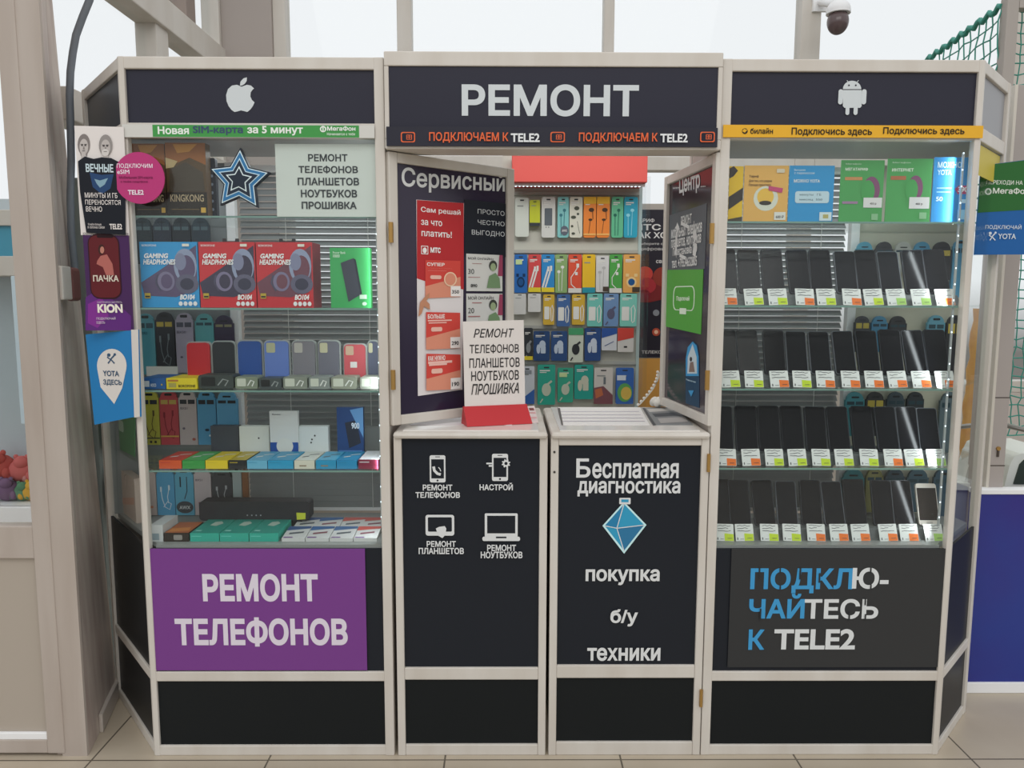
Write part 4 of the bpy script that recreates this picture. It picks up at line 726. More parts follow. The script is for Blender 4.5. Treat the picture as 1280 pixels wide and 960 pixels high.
for i, x in enumerate((238, 275, 312)):
    r = (x, 674, x+36, 684.5)
    o = goods('flat_box', ('teal flat box beside the orange box', 'teal flat box in the middle of the three', 'teal flat box beside the white earphone packets')[i] + ' on the bottom deck', 'box', .05, r, .16, '#2f9f8c', [('r', (.05, .3, .4, .4), '#5fbcae')], S(4), 'teal flat boxes on the bottom deck')
    top(o, r, .05, .16, S(4), '#2b8f80', [([(.35, .55), (.6, .5), (.75, .7), (.6, .85), (.4, .8)], '#a9bdb0'), ([(.1, .12), (.3, .12), (.3, .2), (.1, .2)], '#8fcabf')])
k = 0
for row, (Y, xs, nm) in enumerate(((.05, (352, 382, 412, 442), 'front'), (.16, (366, 394, 424, 452), 'back'))):
    for j, x in enumerate(xs):
        u0 = aty(x, 672, Y).x; u1 = min(aty(x+29, 672, Y).x, XL1-.036); z0 = SHELF[S(4)]; b = MB(); h = .012
        red = (row, j) in ((0, 3), (1, 2), (1, 3)); acc = '#b5524a' if red else ('#33527f', '#2f5b8c', '#3b5f8a', '#3a4a76')[j]
        vs = [(u0, Y, z0+.0006), (u1, Y, z0+.0006), (u1, Y+.1, z0+.012), (u0, Y+.1, z0+.012)]
        vs = vs + [(x_, y_, z_+h) for x_, y_, z_ in vs]
        b.add(vs, [(3, 2, 1, 0), (4, 5, 6, 7), (0, 1, 5, 4), (1, 2, 6, 5), (2, 3, 7, 6), (3, 0, 4, 7)], M('#c3c4c2', .45))
        P = lambda fx, fy: (u0 + fx*(u1-u0), Y + .1*fy, z0+.0006+h+.0114*fy)
        for q, (pts, c) in enumerate((([(0, .62), (1, .8), (1, .98), (0, .98)], acc), ([(.2, .3), (.8, .42), (.8, .55), (.2, .43)], '#7c4a54' if j % 2 else '#555c62'), ([(.05, .02), (.45, .02), (.45, .1), (.05, .1)], '#7a5a8c'))):
            b.add([(x_, y_, z_+.0006+.0003*q) for x_, y_, z_ in [P(*p) for p in pts]], [tuple(range(len(pts)))], M(c, .5))
        b.obj('earphone_packet', 'white earphone packet with %s band, %s in the %s row' % ('red' if red else 'blue', ('first from the teal boxes', 'second from the teal boxes', 'third from the teal boxes', 'nearest the post')[j], nm), 'packet', ((u0+u1)/2, Y+.05, z0), 0, 'earphone packets on the bottom deck')
# ---------------------------------------------------------------- goods in the right case
S = lambda i: ('right', i)
fl = [((911, 205, 928.5, 275), '#dbb52c', [('p', [(0, .04), (.3, 0), (.6, .08), (.3, .18), (0, .22)], '#3a3230'), ('p', [(0, .55), (1, .38), (1, .6), (0, .78)], '#3b3632'), ('p', [(0, .95), (1, .9), (1, 1), (0, 1)], '#4a4438')], 'yellow and black striped card'),
      ((930, 204, 985, 275), '#d8a95a', [('o', .5, .58, .28, .22, '#cfd2c4'), ('o', .49, .55, .19, .15, '#dfb54e'), ('o', .49, .66, .14, .04, '#3a3630'), ('t', 'Тариф', (.1, .17, .32, .22), '#6b5232', .02), ('t', 'Для тех, кто рядом', (.1, .25, .62, .3), '#6b5232', .02), ('t', 'Проще простого', (.1, .32, .6, .37), '#6b5232', .02), ('p', [(.55, .36), (.88, .4), (.86, .48), (.55, .44)], '#bb4a72'), ('r', (.7, .82, .96, .96), '#d5d6cf'), ('t', '600 ₽', (.74, .88, .92, .93), '#3a3a38', .02), ('rr', (.72, .06, .9, .13), .003, '#cfc6b0')], 'orange flyer with a round white badge'),
      ((986, 206, 1042, 277), '#2e8fc7', [('t', 'Выгоднее', (.1, .06, .35, .1), '#c5dbe6', .01), ('t', 'с переносом', (.1, .12, .55, .16), '#c5dbe6', .01), ('t', 'МОЖНО YOTA', (.1, .24, .68, .3), '#dbe7ec', .02), ('rr', (.14, .45, .9, .66), .008, '#b9d0da'), ('t', 'минуты   ГБ', (.24, .49, .72, .54), '#5d7684', .01), ('t', 'месяц  550', (.24, .58, .75, .62), '#5d7684', .01), ('r', (.7, .82, .97, .97), '#c9dbe0'), ('r', (.78, .86, .9, .93), '#b0a86a')], 'sky blue flyer with a pale rounded box'),
      ((1050, 199, 1104, 277), '#4a9a55', [('t', 'МЕГАТАРИФ', (.1, .12, .62, .17), '#d2e0d0', .03), ('r', (.1, .27, .5, .32), '#c08a5a'), ('o', .72, .48, .2, .22, '#7d4f6e'), ('o', .64, .5, .16, .18, '#4a9a55'), ('r', (.06, .66, .42, .7), '#9a7a9a'), ('r', (.55, .6, .98, .76), '#d4d4d4'), ('t', '450 р', (.7, .68, .85, .72), '#3a3a3a', .02), ('t', 'Мегафон', (.1, .05, .45, .08), '#b9d2b9', .01), ('r', (.75, .86, .9, .96), '#86b58a')], 'green tariff flyer beside the sky blue one'),
      ((1108, 197, 1164, 277), '#4a9a55', [('t', 'ИНТЕРНЕТ', (.1, .15, .58, .2), '#d2e0d0', .03), ('r', (.08, .27, .42, .33), '#a86a4a'), ('o', .64, .46, .17, .2, '#7d4f6e'), ('o', .56, .49, .14, .17, '#4a9a55'), ('r', (.52, .6, .97, .78), '#d4d4d4'), ('t', '400 р', (.66, .69, .82, .73), '#3a3a3a', .02), ('t', 'Мегафон', (.1, .05, .5, .08), '#b9d2b9', .01), ('r', (.76, .84, .92, .94), '#86b58a')], 'green internet flyer, second of the green pair'),
      ((1166, 193, 1212, 275), '#2a86c4', [('t', 'МОЖНО', (.1, .07, .74, .16), '#cfe3ec', .01), ('t', 'YOTA', (.1, .19, .48, .27), '#cfe3ec', .01), ('p', [(.6, .48), (.7, .43), (.98, .43), (.98, .56), (.68, .56)], '#b0446a'), ('t', '390', (.68, .45, .95, .53), '#e3e6ea', .03), ('t', '50', (.1, .6, .28, .67), '#cfe3ec', .02), ('r', (.1, .46, .5, .48), '#8fbfdb'), ('r', (.1, .52, .48, .54), '#8fbfdb'), ('rr', (.72, .64, .92, .7), .003, '#b7d6e6'), ('r', (.7, .8, .95, .95), '#8fc4de')], 'bright blue flyer at the corner')]
for r, c, it, lab in fl: goods('flyer', lab + ' on the top shelf of the right case', 'flyer', .065, r, .003, c, it, S(0), 'flyers on the top shelf', bevel=0)
HR = [((1070, 302, 1091, 340), '#4a93ab', 'teal packet hanging in the top row beside the white upright'), ((1094, 302, 1116, 340), '#2c2f33', 'black packet hanging in the top row beside the teal one'), ((1118, 302, 1140, 340), '#a9aaa4', 'pale grey packet hanging in the top row'), ((1142, 302, 1163, 340), '#3f86a8', 'blue packet hanging in the top row'), ((1165, 302, 1189, 350), '#2a2c30', 'black packet with a yellow window hanging in the top row'), ((1190, 300, 1208, 372), '#4a93b8', 'light blue packet hanging in the top row at the corner'),
      ((1068, 395, 1087, 440), '#2e3136', 'black and yellow packet hanging in the second row beside the white upright'), ((1089, 395, 1109, 440), '#3f7fa0', 'blue packet hanging in the second row between two black ones'), ((1111, 395, 1133, 440), '#2d2f33', 'black packet hanging in the second row'), ((1158, 394, 1180, 460), '#5a93a8', 'blue grey packet hanging in the second row'), ((1182, 394, 1204, 470), '#2a2c30', 'black and yellow packet hanging in the second row at the corner'),
      ((1056, 490, 1080, 545), '#3f8790', 'teal packet hanging in the third row'), ((1082, 490, 1105, 545), '#2c2e30', 'black packet with yellow window hanging in the third row'), ((1108, 490, 1130, 545), '#39474f', 'slate packet darkened for the glass reflection, hanging in the third row'), ((1133, 490, 1154, 550), '#2a3036', 'packet darkened for the glass reflection, hanging in the third row'), ((1174, 490, 1200, 566), '#54646c', 'grey packet hanging in the third row at the corner'),
      ((1052, 586, 1080, 640), '#35797f', 'teal packet hanging in the lowest row'), ((1082, 586, 1103, 640), '#7d7a4a', 'olive packet hanging in the lowest row'), ((1106, 586, 1130, 640), '#2d4350', 'blue packet darkened for the glass reflection, hanging in the lowest row'), ((1133, 586, 1160, 640), '#33505e', 'slate blue packet darkened for the glass reflection, hanging in the lowest row'), ((1166, 586, 1192, 655), '#2c4a5c', 'deep blue packet darkened for the glass reflection, lowest row at the corner')]  # lower packets coloured dark to stand in for the glass's dark reflection
for r, c, lab in HR:
    dark = 'yellow' in lab
    hung(lab + ' on the right', r, c, ([('r', (.08, .02, .46, .2), '#b9a548'), ('r', (.54, .02, .92, .2), '#b9a548')] if dark else tick('#26404a')), group='hanging packets in the right case')
# goods seen through the chamfered end of the left case
sign('leaflet', 'green leaflet with a white drop mark inside the left side glass', 'leaflet', LCH, (134, 505, 168, 566), .003, '#4c8a58', [('rr', (148, 524, 155, 541), .012, '#b9cfbb'), ('p', [(134, 505), (146, 505), (140, 566), (134, 556)], '#3a7a4a'), ('l', [(136, 540), (139, 544), (141, 540)], .006, '#c5d6c6')], d=.05, plate=[(132, 505), (168, 505), (168, 571), (133, 553)])
sign('upright_box', 'pinkish cream box standing inside the left side glass below the green leaflet', 'box', LCH, (141, 582, 168, 633), .03, '#c2b0a4', [('l', [(155, 600), (156, 594), (159, 593), (159, 612)], .004, '#8d8078'), ('p', [(150, 622), (168, 622), (168, 631), (150, 630)], '#c99c88')], d=.05, base=SHELF[('left', 4)] + .0006, kids=False)
# smartphones and price tags
PHW, PHL = .073, .156
def make_phone(w, l, body, face, white=False):
    t = thing('smartphone', 'x', 'smartphone', (0, 0, 0), 0, 'smartphones on the shelves')
    MB().prism(rrect(-w/2, 0, w/2, l, .009), 0, .0085, M(body, .35, .3)).part('body', t, .001)
    s_ = MB(); s_.flat(rrect(-w/2+.0025, .0025 if not white else .017, w/2-.0025, l-.0025 if not white else l-.016, .007 if not white else .001), -.0006, M(face, .12, .2)); s_.part('screen', t)
    if white:
        h = MB(); h.flat(rrect(-.011, .005, .011, .012, .003), -.0005, M('#a8a49c')); h.part('home_button', t)
    return t
protos = [make_phone(.073, .157, '#33363b', '#0b0c10'), make_phone(.072, .153, '#5d6167', '#101216'), make_phone(.075, .160, '#24262b', '#0d0e12')]
wp = make_phone(.072, .145, '#c9c3ba', '#2a2522', True)
used = set()
def make_tag(col):
    t = MB(); t.prism(rrect(-.031, 0, .031, .058, .002), 0, .0012, M('#d3d6d2', .5))
    u = [('p', [(-.001, .001), (.030, .001), (.030, .024), (-.001, .026)], col)]
    rr = random.Random(col)
    for k in range(3): u.append(('l', [(-.024 + .009*j, .052-.0085*k + rr.uniform(-.002, .002)) for j in range(rr.randint(4, 6))], .0016, '#44484b'))
    u += [('t', '1', (-.026, .004, -.023, .012), '#4d5052'), ('r', (-.016, .006, -.004, .0075), '#6d7072'), ('r', (.008, .009, .024, .0105), '#4d5052')]
    draw(t, u, lambda x, y: (x, y))
    return t.obj('price_tag', 'x', 'price tag', (0, 0, 0), 0, 'price tags on the phone shelves')
TAGC = {'O': '#dd7436', 'G': '#b9cf3a', 'P': '#9fc56a'}; tproto = {k: make_tag(v) for k, v in TAGC.items()}; tused = set()
rows = [((907, 941.5, 971.5, 1005, 1032, 1064, 1091.5, 1120, 1151, 1181), 'OGGOGOGPPO', 371, 382), ((912.5, 941.5, 973.5, 1001.5, 1031, 1062.5, 1092, 1121.5, 1151.5, 1181), 'GGOGOOOOOO', 473, 486), ((907.5, 938, 967, 996, 1025.5, 1054.5, 1085.5, 1116, 1142.5, 1170), 'OOGGGGGOGP', 571.5, 585), ((904.5, 929.5, 960.5, 988.5, 1019, 1048, 1075, 1109.5, 1135.5, 1166.5), 'GGGGOOOOOP', 669, 684)]
ordn = ('first', 'second', 'third', 'fourth', 'fifth', 'sixth', 'seventh', 'eighth', 'ninth', 'last'); shn = ('top', 'second', 'third', 'lowest')
for i, (xs, cs, py, sy) in enumerate(rows):
    z = SHELF[S(i+1)]
    lo = aty(xs[0]-16, py, .10).x; hi = aty(xs[-1]+15, py, .10).x; lo = max(lo, XR0+.034)
    b = MB(); vs = [(x, y, zz) for x in (lo, hi) for y, zz in ((.072, z+.0006), (.18, z+.0006), (.18, z+.046), (.098, z+.034))]
    b.add(vs, [(0, 1, 2, 3), (7, 6, 5, 4), (0, 4, 5, 1), (1, 5, 6, 2), (2, 6, 7, 3), (3, 7, 4, 0)], M('#5d6160', .35)); b.obj('phone_riser', 'long grey riser under the smartphones on the %s phone shelf' % shn[i], 'riser', ((lo+hi)/2, .13, z), 0, 'grey risers under the smartphones')
    for j, x in enumerate(xs):
        P = random.Random(i*31+j)
        X = aty(x - (2 if j < 9 or i == 3 else 4), py-8, .10).x; X = max(X, XR0+.07)
        white = (i == 3 and j == 9); k = 'w' if white else P.choice((0, 0, 1, 2)); src = wp if white else protos[k]
        o = src if k not in used else copy_tree(src); used.add(k)
        o.location = (X, .112, z+.0402); o.rotation_euler = (-math.radians(20 + P.uniform(-1.5, 1.5)), math.radians(P.uniform(-1.5, 1.5)), 0)
        o['label'] = 'white smartphone with a dark screen at the end of the lowest phone shelf' if white else 'black smartphone, %s from the left on the %s phone shelf' % (ordn[j], shn[i])
        c = cs[j]; s_ = tproto[c]; g = s_ if c not in tused else s_.copy()
        if c in tused: COL.objects.link(g)
        tused.add(c)
        g.location = (max(aty(x+1.5, py+11, .058).x, XR0+.058), .056, z+.0012); g.rotation_euler = (-math.radians(22), math.radians(P.uniform(-2, 2)), 0)
        g['label'] = 'white price tag with %s patch, %s from the left on the %s phone shelf' % ({'O': 'an orange', 'G': 'a lime', 'P': 'a mint'}[c], ordn[j], shn[i])
# ---------------------------------------------------------------- rack of packets behind the service window
RY = 1.25; RP = Plane(0, RY, 0)
rk = thing('packet_rack', 'white back rack with a red header hung full of accessory packets', 'rack', (aty(720, 400, RY).x, RY+.05, 0))
u0, u1 = RP.uv(636, 400)[0], RP.uv(797, 400)[0]; zt = RP.uv(720, 232)[1]
MB(RP).box(u0-.03, u1, .035, .05, .3, zt+.16, M('#bdbdb2', .5)).part('back_panel', rk)
for a in (u0-.03, u1): MB(RP).box(a, a+.02, -.16, .05, 0, zt+.02, WING).part('side_glass', rk)
for a in (u0-.03, u1): MB(RP).box(a, a+.016, .03, .06, 0, zt+.02, M('#b5c6c4', .3)).part('upright', rk)
h0, _, h1, _ = prect(RP, (640, 196, 809, 228), -.16); zh0, zh1 = RP.uv(720, 228, -.16)[1], RP.uv(720, 190, -.16)[1]
MB(RP).box(h0, h1, -.17, .05, zh0, zh1, M('#cf524b', .5)).part('header', rk, .003)
lp = MB(RP); lp.box(u0, u1, -.13, -.11, zh0-.012, zh0-.001, WHITE)
for k in range(34): lp.box(u0+.01+k*(u1-u0-.02)/34, u0+.016+k*(u1-u0-.02)/34, -.128, -.112, zh0-.0135, zh0-.0118, LED)
lp.part('led_strip', rk)
for y in (241, 314, 366, 409, 454): z = RP.uv(720, y)[1]; MB(RP).box(u0-.02, u1, .024, .035, z-.008, z+.008, M('#a9aaa2', .4)).part('hook_rail', rk)
MB(RP).box(u0-.03, u1+.02, -.16, .05, .3, .98, PVC2).part('base_cupboard', rk)
CW = '#dcdcd6'
st = {'cable': lambda c: [('l', [(.75, .3), (.5, .45), (.2, .6), (.22, .78), (.6, .9)], .004, c), ('r', (.6, .24, .8, .34), c), ('r', (.5, .46, .7, .54), c)],
      'pair': lambda c: [('l', [(.75, .35), (.3, .88)], .008, c), ('l', [(.5, .38), (.08, .88)], .008, c), ('r', (.45, .32, .6, .45), c), ('r', (.65, .3, .82, .44), c)],
      'loop': lambda c: [('o', .5, .72, .3, .14, c), ('o', .5, .72, .2, .09, '#24548a'), ('r', (.15, .5, .35, .58), c), ('r', (.65, .5, .85, .58), c)],
      'ear': lambda c: [('o', .62, .32, .22, .05, c), ('o', .55, .56, .16, .03, c), ('l', [(.72, .34), (.75, .55)], .003, c), ('l', [(.55, .56), (.42, .9)], .002, c)],
      'bud': lambda c: [('o', .3, .45, .14, .04, c), ('o', .6, .33, .14, .04, c), ('l', [(.3, .47), (.32, .95)], .003, c), ('l', [(.6, .36), (.55, .95)], .003, c)],
      'charger': lambda c: [('rr', (.1, .4, .55, .82), .004, c), ('l', [(.7, .85), (.66, .45), (.8, .35), (.9, .5), (.85, .85), (.72, .88)], .005, c)],
      'car': lambda c: [('o', .55, .45, .2, .14, c), ('o', .3, .6, .12, .16, c), ('rr', (.45, .5, .75, .75), .004, c)],
      'phone': lambda c: [('rr', (.22, .28, .78, .7), .003, c), ('r', (.3, .73, .36, .76), c), ('r', (.5, .73, .56, .76), c)],
      'flower': lambda c: [('o', .55, .28, .2, .05, c), ('o', .3, .5, .2, .04, c), ('o', .65, .42, .1, .03, c), ('o', .2, .72, .1, .03, c), ('o', .3, .9, .14, .03, c), ('l', [(.6, .6), (.8, .9)], .002, c)],
      'plug': lambda c: [('o', .5, .62, .26, .16, c), ('l', [(.4, .55), (.8, .4)], .01, c), ('l', [(.15, .95), (.3, .85)], .006, c)], 'none': lambda c: []}
BAG = [(644, 247, 661, 296, '#c9cfc6', 'none', CW, None, 'white packet'), (662, 250, 675, 283, '#bcc431', 'none', CW, '#3a3f44', 'lime green packet with a dark foot'), (677, 246, 694, 297, '#c9cbc6', 'phone', '#5d656b', None, 'white packet with a dark device picture'), (697, 246, 711, 297, '#7fc0bf', 'bud', '#3d7a86', 'b', 'turquoise packet with a dark badge'), (712, 246, 728, 297, '#cfcfc0', 'flower', '#4d5246', None, 'white packet with dark earphone pictures'), (729.5, 246, 745, 297, '#e08236', 'ear', '#4a3626', 'y', 'orange earphone packet beside the white one'), (746, 246, 762, 297, '#e08236', 'ear', '#4a3626', 'y', 'orange earphone packet beside the green one'), (764.5, 246, 779, 297, '#62b58c', 'bud', '#2a6a5a', None, 'green earphone packet'), (780, 246, 797, 297, '#2f9db8', 'bud', '#8fd0dc', None, 'bright blue packet at the end')]
ROWS = [(BAG, 'top row'),
 ([(643, 318, 659, 366, '#2a68b0', 'loop', '#17355c', 'l', 'blue packet with a looped cable'), (660.5, 318, 676, 365, '#cc4a4a', 'pair', CW, 'f', 'red cable packet with a yellow foot'), (677, 318, 693, 365, '#2f86c4', 'pair', CW, 'f', 'blue cable packet with a yellow foot'), (694, 318, 709, 366, '#86a66c', 'bud', CW, None, 'sage green packet'), (710.5, 318, 727, 366, '#d6533a', 'cable', CW, 'w', 'red cable packet with a white foot'), (728, 318, 744, 366, '#e0b62c', 'none', CW, 't', 'yellow packet with a teal foot'), (745, 320, 761, 365, '#cfcfcd', 'bud', '#b4b4b2', 'k', 'white cable packet'), (762, 318, 777.5, 366, '#4fa04a', 'cable', CW, 'w', 'green cable packet with a white foot'), (779, 318, 800, 366, '#dda45a', 'loop', '#e8c88e', 'k', 'orange cable packet at the end')], 'second row'),
 ([(642, 367, 657.5, 393, '#cacac6', 'none', CW, None, 'small white box'), (660, 367, 676, 390, '#cdcdc9', 'none', CW, None, 'small white square box'), (679, 368, 693, 406, '#cba739', 'charger', CW, None, 'yellow charger packet beside the white boxes'), (696, 368, 712.5, 408, '#41659a', 'charger', CW, None, 'blue charger packet'), (715, 368, 731, 406, '#cba739', 'charger', CW, None, 'yellow charger packet between two others'), (734, 367, 753, 408, '#6fbdb0', 'charger', CW, None, 'mint charger packet beside the yellow one'), (754.5, 367, 773, 408, '#6d8db5', 'plug', '#5a5a72', None, 'grey blue packet'), (775, 367, 796, 408, '#7cc4b4', 'charger', CW, None, 'mint charger packet at the end')], 'third row'),
 ([(655, 410, 666, 450, '#33373a', 'plug', '#8a8f90', 'f', 'black and yellow packet'), (667, 414, 687, 451, '#284672', 'car', '#b9c6d4', None, 'navy car charger packet beside the black one'), (689, 414, 709, 451, '#2d4d7d', 'car', '#b9c6d4', None, 'navy car charger packet beside the white one'), (710.5, 410, 729, 453, '#c6cdbd', 'plug', '#333638', 'g', 'white packet with a green top'), (731, 410, 751, 451, '#2b4b80', 'car', '#c3cdd8', None, 'navy packet with a white plug'), (752, 410, 771, 438, '#cdd0d4', 'none', CW, 'bt', 'white packet with a blue top'), (772, 410, 792, 440, '#cdcac4', 'none', CW, 'rt', 'white packet with a red top')], 'fourth row'),
 ([(650, 458, 668, 505, '#c6cbd0', 'none', CW, 'bb', 'white and blue packet'), (672, 456, 694, 506, '#31a08a', 'plug', '#b9c2ae', None, 'teal packet beside the tent card'), (697, 460, 716.5, 503, '#38a084', 'plug', '#b9c2ae', 'l', 'green packet with a pale label'), (718, 456, 741.5, 499, '#2b9a8c', 'car', '#c2c4b0', None, 'teal packet in the middle'), (742.5, 460, 766, 505, '#c9c4bd', 'none', CW, 'rb', 'white and brown packet'), (770, 460, 792, 505, '#3b66ad', 'none', CW, 'wb', 'blue packet with a yellow green picture')], 'lowest row')]
for rw, nm in ROWS:
    for x0, y0, x1, y1, c, s_, sc_, ex, lab in rw:
        it = [('rr', (.35, .05, .65, .085), .002, '#3a3d3f')] + ([('r', (.12, .13, .7, .16), CW), ('r', (.12, .18, .5, .2), CW)] if s_ != 'none' else [('r', (.15, .2, .6, .23), '#8b8f8c')]) + st[s_](sc_)
        it += {'y': [('p', [(0, 0), (1, 0), (1, .17), (0, .17)], '#e3b33a'), ('r', (0, .9, 1, .94), '#e8b266')], 'f': [('r', (0, .88, 1, 1), '#dcc838')], 'w': [('r', (0, .88, 1, 1), '#d3d3cc')], 't': [('r', (0, .86, 1, 1), '#2f8fa0')], 'k': [('r', (.55, .85, 1, .98), '#4a3f36')], 'b': [('o', .62, .83, .36, .12, '#5d6470'), ('t', 'AWX', (.4, .8, .85, .86), CW, .02)],
               'l': [('r', (.1, .14, .6, .26), '#bcd39a')], 'g': [('r', (0, 0, 1, .2), '#4a9a6a')], 'bt': [('p', [(0, 0), (1, 0), (1, .25), (0, .45)], '#35569a'), ('l', [(.2, .8), (.8, .6)], .004, '#5a6a90')], 'rt': [('p', [(0, 0), (1, 0), (1, .4), (0, .55)], '#c9493f'), ('r', (.4, .75, .6, .82), '#3a3a3a')],
               'bb': [('p', [(0, .9), (1, .6), (1, 1), (0, 1)], '#3a63a5'), ('r', (.2, .1, .8, .2), '#8a9096')], 'rb': [('p', [(0, .55), (.5, .5), (1, .75), (1, 1), (0, 1)], '#7a4f55'), ('p', [(.05, .6), (.4, .55), (.5, .75), (.1, .85)], '#b56a4a'), ('r', (.5, .25, .62, .45), '#6d7478')], 'wb': [('r', (.05, .2, .55, .34), '#cfd6dd'), ('o', .5, .68, .42, .26, '#5fa05a'), ('o', .58, .7, .3, .18, '#d1b258')]}.get(ex, [])
        fr = ex == '#3a3f44'
        if fr: it += [('r', (0, .86, 1, 1), ex)]
        sign('accessory_packet', lab + ' on the %s of the back rack' % nm, 'packet', RP, (x0, y0, x1, y1), .018, c, it, True, 'packets on the back rack', 0, .010 if nm == 'top row' and 'lime' not in lab else .006, bevel=.002)
# ---------------------------------------------------------------- inside the kiosk, behind the rack
QP = Plane(0, 1.62, 0)
sign('poster', 'dark phone tariff poster with red spheres on the wall behind the narrow open sash', 'poster', QP, (780, 262, 838, 447), .02, '#2a2630',
     [('t', 'ТАРИФ', (794, 273, 818, 278), '#d9d4d2', .02), ('t', 'МТС', (790, 280, 826, 288), '#e3dfdd', .03), ('t', 'КАК ХОЧУ', (790, 290, 850, 298), '#e3dfdd', .03), ('t', 'выберите сами', (797, 303, 840, 307), '#c9c4c2', .01), ('t', 'цифровые', (799, 309, 836, 314), '#c9c4c2', .01), ('t', 'связь', (820, 325, 838, 329), '#d9d4d2', .02),
      ('p', [(780, 350), (838, 338), (838, 372), (812, 378), (780, 378)], '#7a2a2c'), ('o', 806, 342, 10, 9, '#c4453f'), ('o', 808, 357, 12, 10, '#a8333a'), ('o', 828, 346, 12, 12, '#8f3a30'), ('o', 805, 369, 8, 7, '#7c2430'), ('o', 820, 391, 4, 4, '#8a8c92'), ('o', 820, 415, 5, 5, '#b5503c'), ('o', 820, 415, 2.5, 2.5, '#e6b79a'), ('t', 'ТЕЛЕКОМ', (802, 438, 832, 442), '#d0cbc8', .02)], kids=True)
MB(QP).box(QP.uv(770, 470)[0], QP.uv(842, 470)[0], 0, .04, .2, QP.uv(810, 448)[1], M('#d39a4c', .5)).obj('wood_panel', 'orange wood panel below the dark tariff poster', 'panel', QP.w(QP.uv(806, 470)[0], .02, .2))
MB(QP).box(QP.uv(780, 470)[0], QP.uv(842, 470)[0], .021, .06, QP.uv(810, 447)[1], QP.uv(810, 254)[1], PVC2).obj('wall_kiosk_back', None, None, (0, 0, 0), 0, None, 0, 'structure')
# kiosk side partitions beside the service window
for x, nm in ((XL1-.012, 'left'), (XR0+.002, 'right')):
    MB().box(x, x+.010, .042, .378, 0, 2.28, PVC2).obj('wall_kiosk_' + nm, None, None, (0, 0, 0), 0, None, 0, 'structure')
# ---------------------------------------------------------------- security camera on the window mullion
c = aty(1048, 14, BY-.25); s = (BY-.25 - CAM.y)/FPX
t = thing('security_camera', 'white dome security camera hanging from the tall window mullion', 'camera', (c.x, c.y, c.z))
MB().ball(c, (s*14, s*14, s*13), WHITE, 20, 12, -.25, 1).tube([(c.x, c.y, c.z-s*3), (c.x, c.y, c.z-s*1)], s*14, WHITE, 20).part('housing', t)
MB().ball((c.x, c.y, c.z-s*12), (s*12.5, s*12.5, s*15), M('#5b4c4c', .15, .5), 20, 12, -1, .75).part('lens_dome', t)
MB().ball((c.x, c.y-s*7.5, c.z-s*14), (s*4.5, s*4.5, s*4.5), M('#17181b', .1, .5), 12, 8).part('lens', t)
m = aty(1026, 4, BY); MB().tube([(c.x, c.y, c.z+s*10), (c.x-.02, c.y+.06, c.z+s*13), (m.x-.01, BY-.02, m.z)], .02, WHITE, 10).box(m.x-.05, m.x+.03, BY-.02, BY, m.z-.05, m.z+.05, WHITE).part('wall_arm', t)
# ---------------------------------------------------------------- play area on the right
TEAL = M('#3f8f7f', .6)
def netting(name, lab, A, B, z0, z1, nu, nv, r=.0035, sag=.012, slope=0):
    b = MB(); A = Vector(A); B = Vector(B); rr = random.Random(nu)
    jit = {(i, j): Vector((rr.uniform(-1, 1)*sag, rr.uniform(-1, 1)*sag*.4, rr.uniform(-1, 1)*sag)) for i in range(nu+1) for j in range(nv+1)}
    P = lambda i, j: A.lerp(B, i/nu) + Vector((0, 0, z0 + (z1 + slope*i/nu - z0)*j/nv)) + jit[(i, j)]
    for i in range(nu+1): b.tube([P(i, j) for j in range(nv+1)], r, TEAL, 4, False)
    for j in range(nv+1): b.tube([P(i, j) for i in range(nu+1)], r, TEAL, 4, False)
    c = A.lerp(B, .5); return b.obj(name, lab, 'net', (c.x, c.y, z0))
n0, n1 = aty(1252, 8, .9), aty(1130, 76, 1.95)
netting('safety_net', 'green rope net rising behind the top right corner of the kiosk', (n0.x, .9, 0), (n1.x, 1.95, 0), 1.9, n0.z, 16, 16, .0035, .009)
n2, n3 = aty(1266, 330, .95), aty(1400, 330, .95)
netting('safety_net', 'green rope net in the opening right of the grey door post', (n2.x-.12, .95, 0), (n3.x, .95, 0), .95, n0.z, 15, 42, .003, .008)
p = aty(1258, 60, .88); b = MB(); b.box(p.x-.02, p.x+.03, .86, .91, 0, n0.z+.03, M('#a19a93', .5)); b.box(p.x+.03, p.x+1.1, .86, .91, n0.z-.02, n0.z+.03, M('#a19a93', .5))
b.obj('net_stand', 'grey square-section frame carrying the green nets', 'frame', (p.x, .88, 0), 0, None, .004)
b = MB(); q = [(n0.x + (n1.x-n0.x)*i/40, .9 + 1.05*i/40, n0.z + .012*math.sin(i*1.9)) for i in range(41)]; b.tube(q, .012, TEAL, 6); b.obj('net_rope', 'thick green rope along the top edge of the rising net', 'rope', q[0])
# grey door post beside the kiosk
DP = Plane(0, .45, 0)
b = MB(DP); u0, u1 = DP.uv(1247, 450)[0], DP.uv(1262, 450)[0]
b.box(u0, u1+.012, 0, .06, 0, 2.35, M('#a09893', .45)); b.box(u0-.012, u0, -.004, .05, 0, 2.35, M('#c5bfb4', .4))
t = thing('door_post', 'grey aluminium door post with a small lock beside the right case', 'post', DP.w(u0, .03, 0)); b.part('profile', t, .002)
um = (u0+u1)/2+.004; zl = DP.uv(1235, 563)[1]
b = MB(DP); b.prism(circ(um, zl+.008, .008, 12), -.006, 0, BRASS); b.prism([(um-.004, zl), (um+.004, zl), (um+.004, zl-.025), (um-.004, zl-.025)], -.005, 0, M('#4a4038')); b.part('lock', t)
b = MB(DP)
for y in (497, 582): z = DP.uv(1240, y)[1]; b.box(u0, u1+.013, -.001, .001, z-.002, z+.002, M('#4c4640'))
b.part('joint', t)
